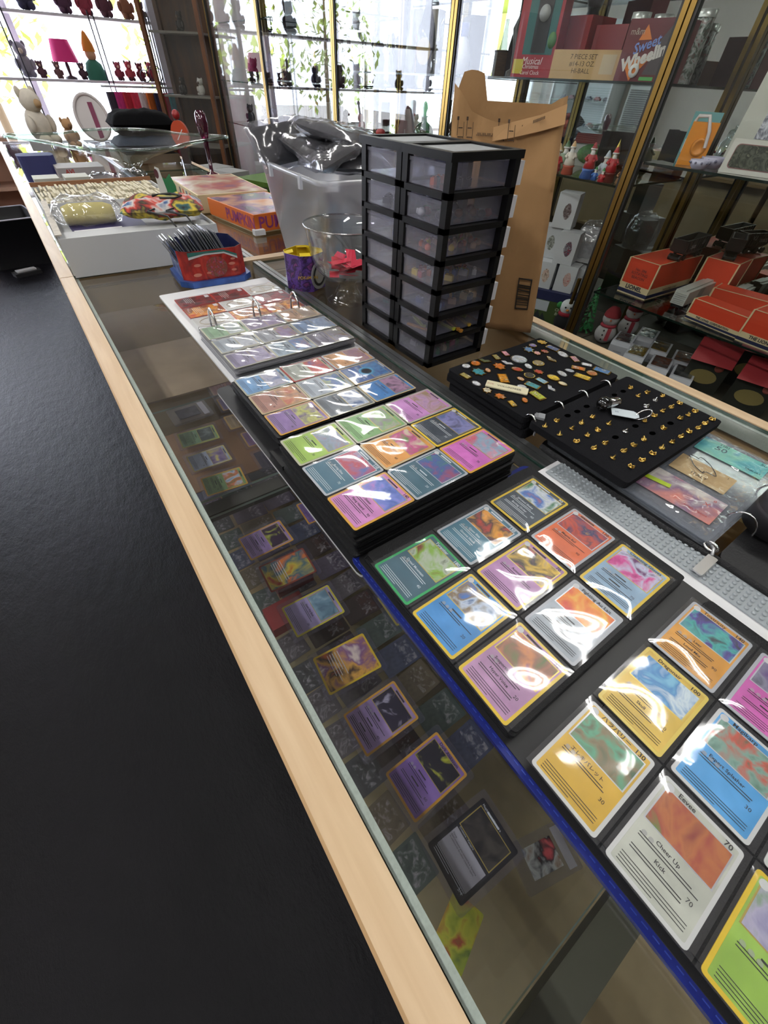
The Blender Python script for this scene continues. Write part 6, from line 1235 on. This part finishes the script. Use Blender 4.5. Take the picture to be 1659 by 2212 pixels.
for i, (x, y, c) in enumerate(((2.3, 5.1, '#2f2a30'), (2.34, 5.4, '#3a2c2c'), (2.3, 5.7, '#28303a'))):
    plush('small dark ornament low in the farthest wall cabinet, %s' % ('nearest', 'middle', 'farthest')[i], x, y, .0205, .13, c, c, '#5a5452', -1.0, 'ornament', 'animal_ornament')

# ================================================================== FAR END: CURIO CABINET, WINDOW DISPLAY
t = thing('curio_cabinet', 'tall dark wooden curio cabinet with glass door beside the window', 'cabinet', (1.96, 6.40, FLOOR), math.radians(-42))
WD = wood('#5a3a20', '#3a2414', (1, 1, .2), 14, .4)
for sx in (-.31, .27):
    MB().box(sx, sx+.04, -.20, -.16, 0, 2.10).build('front_stile', wood('#6f4422', '#4a2c16', (1, 1, .2), 14, .3), t); MB().box(sx, sx+.04, .16, .20, 0, 2.10).build('rear_stile', WD, t)
MB().box(-.31, .31, .201, .21, 0, 2.10).build('back_board', WD, t); MB().box(-.269, .269, -.19, .199, .02, .32).build('base_panel', WD, t)
m_ = MB(); m_.box(-.34, .34, -.24, .21, 2.101, 2.16); m_.box(-.37, .37, -.27, .21, 2.161, 2.20); m_.build('cornice', wood('#7a5836', '#5a3e22', (1, 1, 1), 14, .4), t)
MB().box(-.268, .268, -.17, -.166, .33, 2.08).build('glass_door', thin((.85, .87, .86)), t)
for z in (.75, 1.15, 1.6): MB().box(-.268, .268, -.15, .19, z, z+.015).build('shelf', mat('#8a8278', .5), t)
for i, (x, z, c) in enumerate(((.1, 1.166, '#cfc8c0'), (-.1, 1.166, '#2a2624'), (.02, 1.616, '#2c2a28'))):
    a = math.radians(-42); plush(('white figurine with dark cap', 'dark figurine', 'dark tall figurine')[i]+' on a shelf of the wooden curio cabinet', 1.96+x*math.cos(a), 6.40+x*math.sin(a), FLOOR+z, .12, c, c, '#6a5a50', -1.0, 'figurine', 'figurine')
for i, (x, y) in enumerate(((1.86, 5.40), (1.82, 5.72))):
    t = thing('white_carton', 'white carton with scrolled SONG lettering on the aisle floor, %s' % ('nearer' if i == 0 else 'farther'), 'box', (x, y, FLOOR), math.radians(-70)); MB().box(-.15, .15, -.12, .12, 0, .66).build('carton_body', mat('#a9a9a4', .6), t); MB().text('SONG', .10, (0, -.1206, .52), 0, xf=RX).build('lettering', mat('#2a2a2c', .6), t)
t = thing('lime_stool', 'lime green wooden stool frame in the aisle behind the plastic bin', 'stool', (1.62, 3.85, FLOOR), .4); LG = mat('#47661f', .6)
for sx in (-.16, .13):
    for sy in (-.16, .13): MB().box(sx, sx+.03, sy, sy+.03, 0, .78).build('leg', LG, t)
MB().box(-.18, .18, -.18, .18, .781, .81).build('seat', LG, t)
for sy in (-.16, .13): MB().box(-.1299, .1299, sy, sy+.03, .30, .33).build('stretcher', LG, t)
# window display racks
RK = mat('#d9d5de', .5); RS = mat('#3a3844', .4, .6)
t = thing('window_rack', 'white two-tier display rack standing in front of the shop window', 'shelf rack', (.55, 7.62, FLOOR))
for z in (.743-FLOOR, .263-FLOOR, -.30-FLOOR): MB().box(-2.6, 1.42, -.16, .16, z-.022, z).build('shelf', RK, t)
for x in (-2.55, -1.2, -.05, .0, .78, .83, 1.37, 1.40): MB().tube([(x, -.168, 0), (x, -.168, 1.75)], .007, 6).build('upright', RS, t)
t = thing('painted_post', 'white painted post between the window rack and the curio cabinet', 'post', (2.02, 7.55, FLOOR)); MB().box(-.04, .04, -.05, .05, 0, 2.7).build('shaft', mat('#d4cfdc', .5), t); MB().box(-.06, .06, -.07, .07, 0, .12).build('foot', mat('#d4cfdc', .5), t)
R1, R2 = .2635, .7435
plush('grey owl-like plush on the lower window shelf, leftmost in view', .58, 7.6, R1, .24, '#8f8a94', '#7a7682', '#c8b8a8', 0)
t = thing('table_lamp', 'small table lamp with hot pink shade on the window shelf', 'lamp', (.98, 7.6, R1)); MB().lathe([(.06, 0), (.06, .015), (.015, .03), (.02, .10), (.012, .14)], 16, close=False).build('lamp_base', mat('#2a1c20', .5), t); MB().lathe([(.13, .13), (.09, .30)], 24, close=False).build('lamp_shade', mat('#d8287c', .7), t)
t = thing('gnome_doll', 'orange-hatted gnome doll in green coat on the window shelf', 'doll', (1.25, 7.58, R1)); MB().lathe([(.10, 0), (.11, .04), (.08, .13), (.04, .16), (0, .165)], 16, close=False).build('green_coat', mat('#2f6a58', .9), t); MB().ball((0, -.01, .20), .055, 0, 12, 8).build('head', mat('#c89a78', .8), t); MB().lathe([(.065, .22), (.055, .28), (.02, .36), (0, .38)], 14, close=False).build('orange_hat', mat('#c87a2a', .9), t)
for i, (x, c) in enumerate(((1.50, '#7a2a3a'), (1.62, '#a03a44'), (1.74, '#6a2430'), (1.86, '#8a2c3c'))): plush('dark red doll on the lower window shelf, %s from the gnome' % ('first', 'second', 'third', 'fourth')[i], x, 7.6, R1, .14+.01*(i % 2), c, '#4a2a30', '#c89a8a', 0, 'doll', 'doll')
for i, (x, c) in enumerate(((.70, '#5a3a44'), (.86, '#6a4a4c'), (1.10, '#4a3440'))): plush('small dark doll beside the pink lamp on the window shelf, %s' % ('left', 'middle', 'right')[i], x, 7.52, R1, .12, c, c, '#b89a8a', 0, 'doll', 'doll')
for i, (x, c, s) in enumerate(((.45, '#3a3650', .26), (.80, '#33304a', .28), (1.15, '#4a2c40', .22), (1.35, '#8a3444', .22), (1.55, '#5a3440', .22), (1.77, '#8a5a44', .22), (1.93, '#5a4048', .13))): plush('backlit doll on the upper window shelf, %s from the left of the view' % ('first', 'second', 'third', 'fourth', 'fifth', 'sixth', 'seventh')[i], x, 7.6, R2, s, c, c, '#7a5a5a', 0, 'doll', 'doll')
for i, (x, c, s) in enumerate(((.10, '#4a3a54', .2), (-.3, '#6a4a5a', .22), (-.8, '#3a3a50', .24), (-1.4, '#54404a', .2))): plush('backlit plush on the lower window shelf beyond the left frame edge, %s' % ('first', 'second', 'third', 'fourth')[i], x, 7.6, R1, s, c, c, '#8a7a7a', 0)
t = thing('toy_tricycle', 'small wire toy tricycle at the right end of the lower window shelf', 'toy', (1.80, 7.42, R1))
for x, r_ in ((-.06, .05), (.07, .07)): MB().tube([(x+r_*math.cos(a/16*6.283), -.01, r_+r_*math.sin(a/16*6.283)) for a in range(16)], .005, 6, 0, True).build('wheel', mat('#2a2430', .4), t)
MB().tube([(-.06, -.01, .05), (0, -.01, .13), (.07, -.01, .07)], .005, 6).build('frame', mat('#2a2430', .4), t)
for i, c in enumerate(('#3a3440', '#c83a84', '#b02838', '#c8304a', '#cfc6cc', '#c8682a', '#2c2a48', '#b8384a', '#3a7a84')):
    x = 1.30+i*.085; t = thing('hanging_garment', '%s garment on the rail below the window shelf' % ('charcoal', 'pink', 'red striped', 'scarlet', 'white', 'orange', 'navy', 'crimson', 'teal')[i], 'garment', (x, 7.28, -.60), math.radians(38), 'garments on the rail')
    vs = []
    for s in (-1, 1):
        for k_ in range(7): vs.append((-.10+.20*k_/6, s*(.012+.006*math.sin(k_*2+i)), 0)); vs.append((-.085+.17*k_/6, s*.012, .78)); 
    m_ = MB()
    for b_ in (0, 14): m_.add(vs, [(b_+2*q, b_+2*q+2, b_+2*q+3, b_+2*q+1) for q in range(6)])
    m_.add(vs, [(0, 1, 15, 14), (12, 13, 27, 26), (1, 3, 5, 7, 9, 11, 13, 27, 25, 23, 21, 19, 17, 15)])
    m_.build('cloth', mat(c, .9, var=.15, scale=30), t); MB().tube([(0, 0, .78), (0, 0, .82), (.02, 0, .835), (.03, 0, .82)], .004, 5).build('hanger_hook', STEEL, t)
tag(MB().tube([(1.2, 7.28, .225), (2.0, 7.28, .225)], .010, 8).build('clothes_rail', STEEL), 'steel clothes rail below the window rack', 'rail')
# things on the other side of the shop, seen in the mirrors
t = thing('wall_heater', 'tall white louvred wall heater across the shop, seen in the cabinet mirror', 'heater', (XL+.14, 5.6, FLOOR)); MB().box(-.13, .13, -.25, .25, 0, 1.75).build('casing', mat('#cdd0cf', .5), t)
for i in range(26): MB().box(.1305, .150, -.21, .21, .72+i*.026, .732+i*.026).build('louvre', mat('#3a3c3c', .5), t)
t = thing('white_shelf_unit', 'white shelf unit with glass shelves across the shop, seen in the cabinet mirror', 'shelf unit', (XL+.22, 6.75, FLOOR)); MB().box(-.20, -.18, -.65, .65, 0, 2.2).build('back_board', mat('#bcc4c6', .6), t)
for y in (-.65, .62): MB().box(-.18, .2, y, y+.03, 0, 2.2).build('side', WHITE, t)
for z in (.5, .85, 1.2, 1.55): MB().box(-.18, .2, -.62, .62, z, z+.01, 0, 1).build('glass_shelf', [GLASS, EDGE], t)
for i in range(12):
    z = FLOOR+(.861, 1.211)[i % 2]; y = 6.25+(i//2)*.19; c = ('#3a3a40', '#8a3a34', '#4a5a6a', '#2c3a34', '#7a4a5a', '#44404a')[i//2]
    t = thing('toy_car', '%s toy car on the white shelf unit, %s shelf, seen in the mirror' % (('charcoal', 'red', 'blue-grey', 'dark green', 'mauve', 'slate')[i//2], ('lower', 'upper')[i % 2]), 'toy car', (XL+.25, y, z)); MB().box(-.03, .03, -.06, .06, .012, .04).box(-.025, .025, -.03, .035, .04, .06).build('car_body', mat(c, .3), t)
    for a in (-.035, .035):
        for s in (-1, 1):
            q = MB().lathe([(0, -.005), (.014, -.005), (.014, .005), (0, .005)], 10); MB().add([(v[2], v[0], v[1]) for v in q.v], q.f).build('wheel', BLACK, t, (.03*s, a, .014))

tag(box('maroon_cloth', .53, .70, .44, .64, -.498, -.488, mat('#5a1c26', .9, var=.2, scale=20)), 'maroon cloth inside the aisle-side case below the drawer tower', 'cloth')
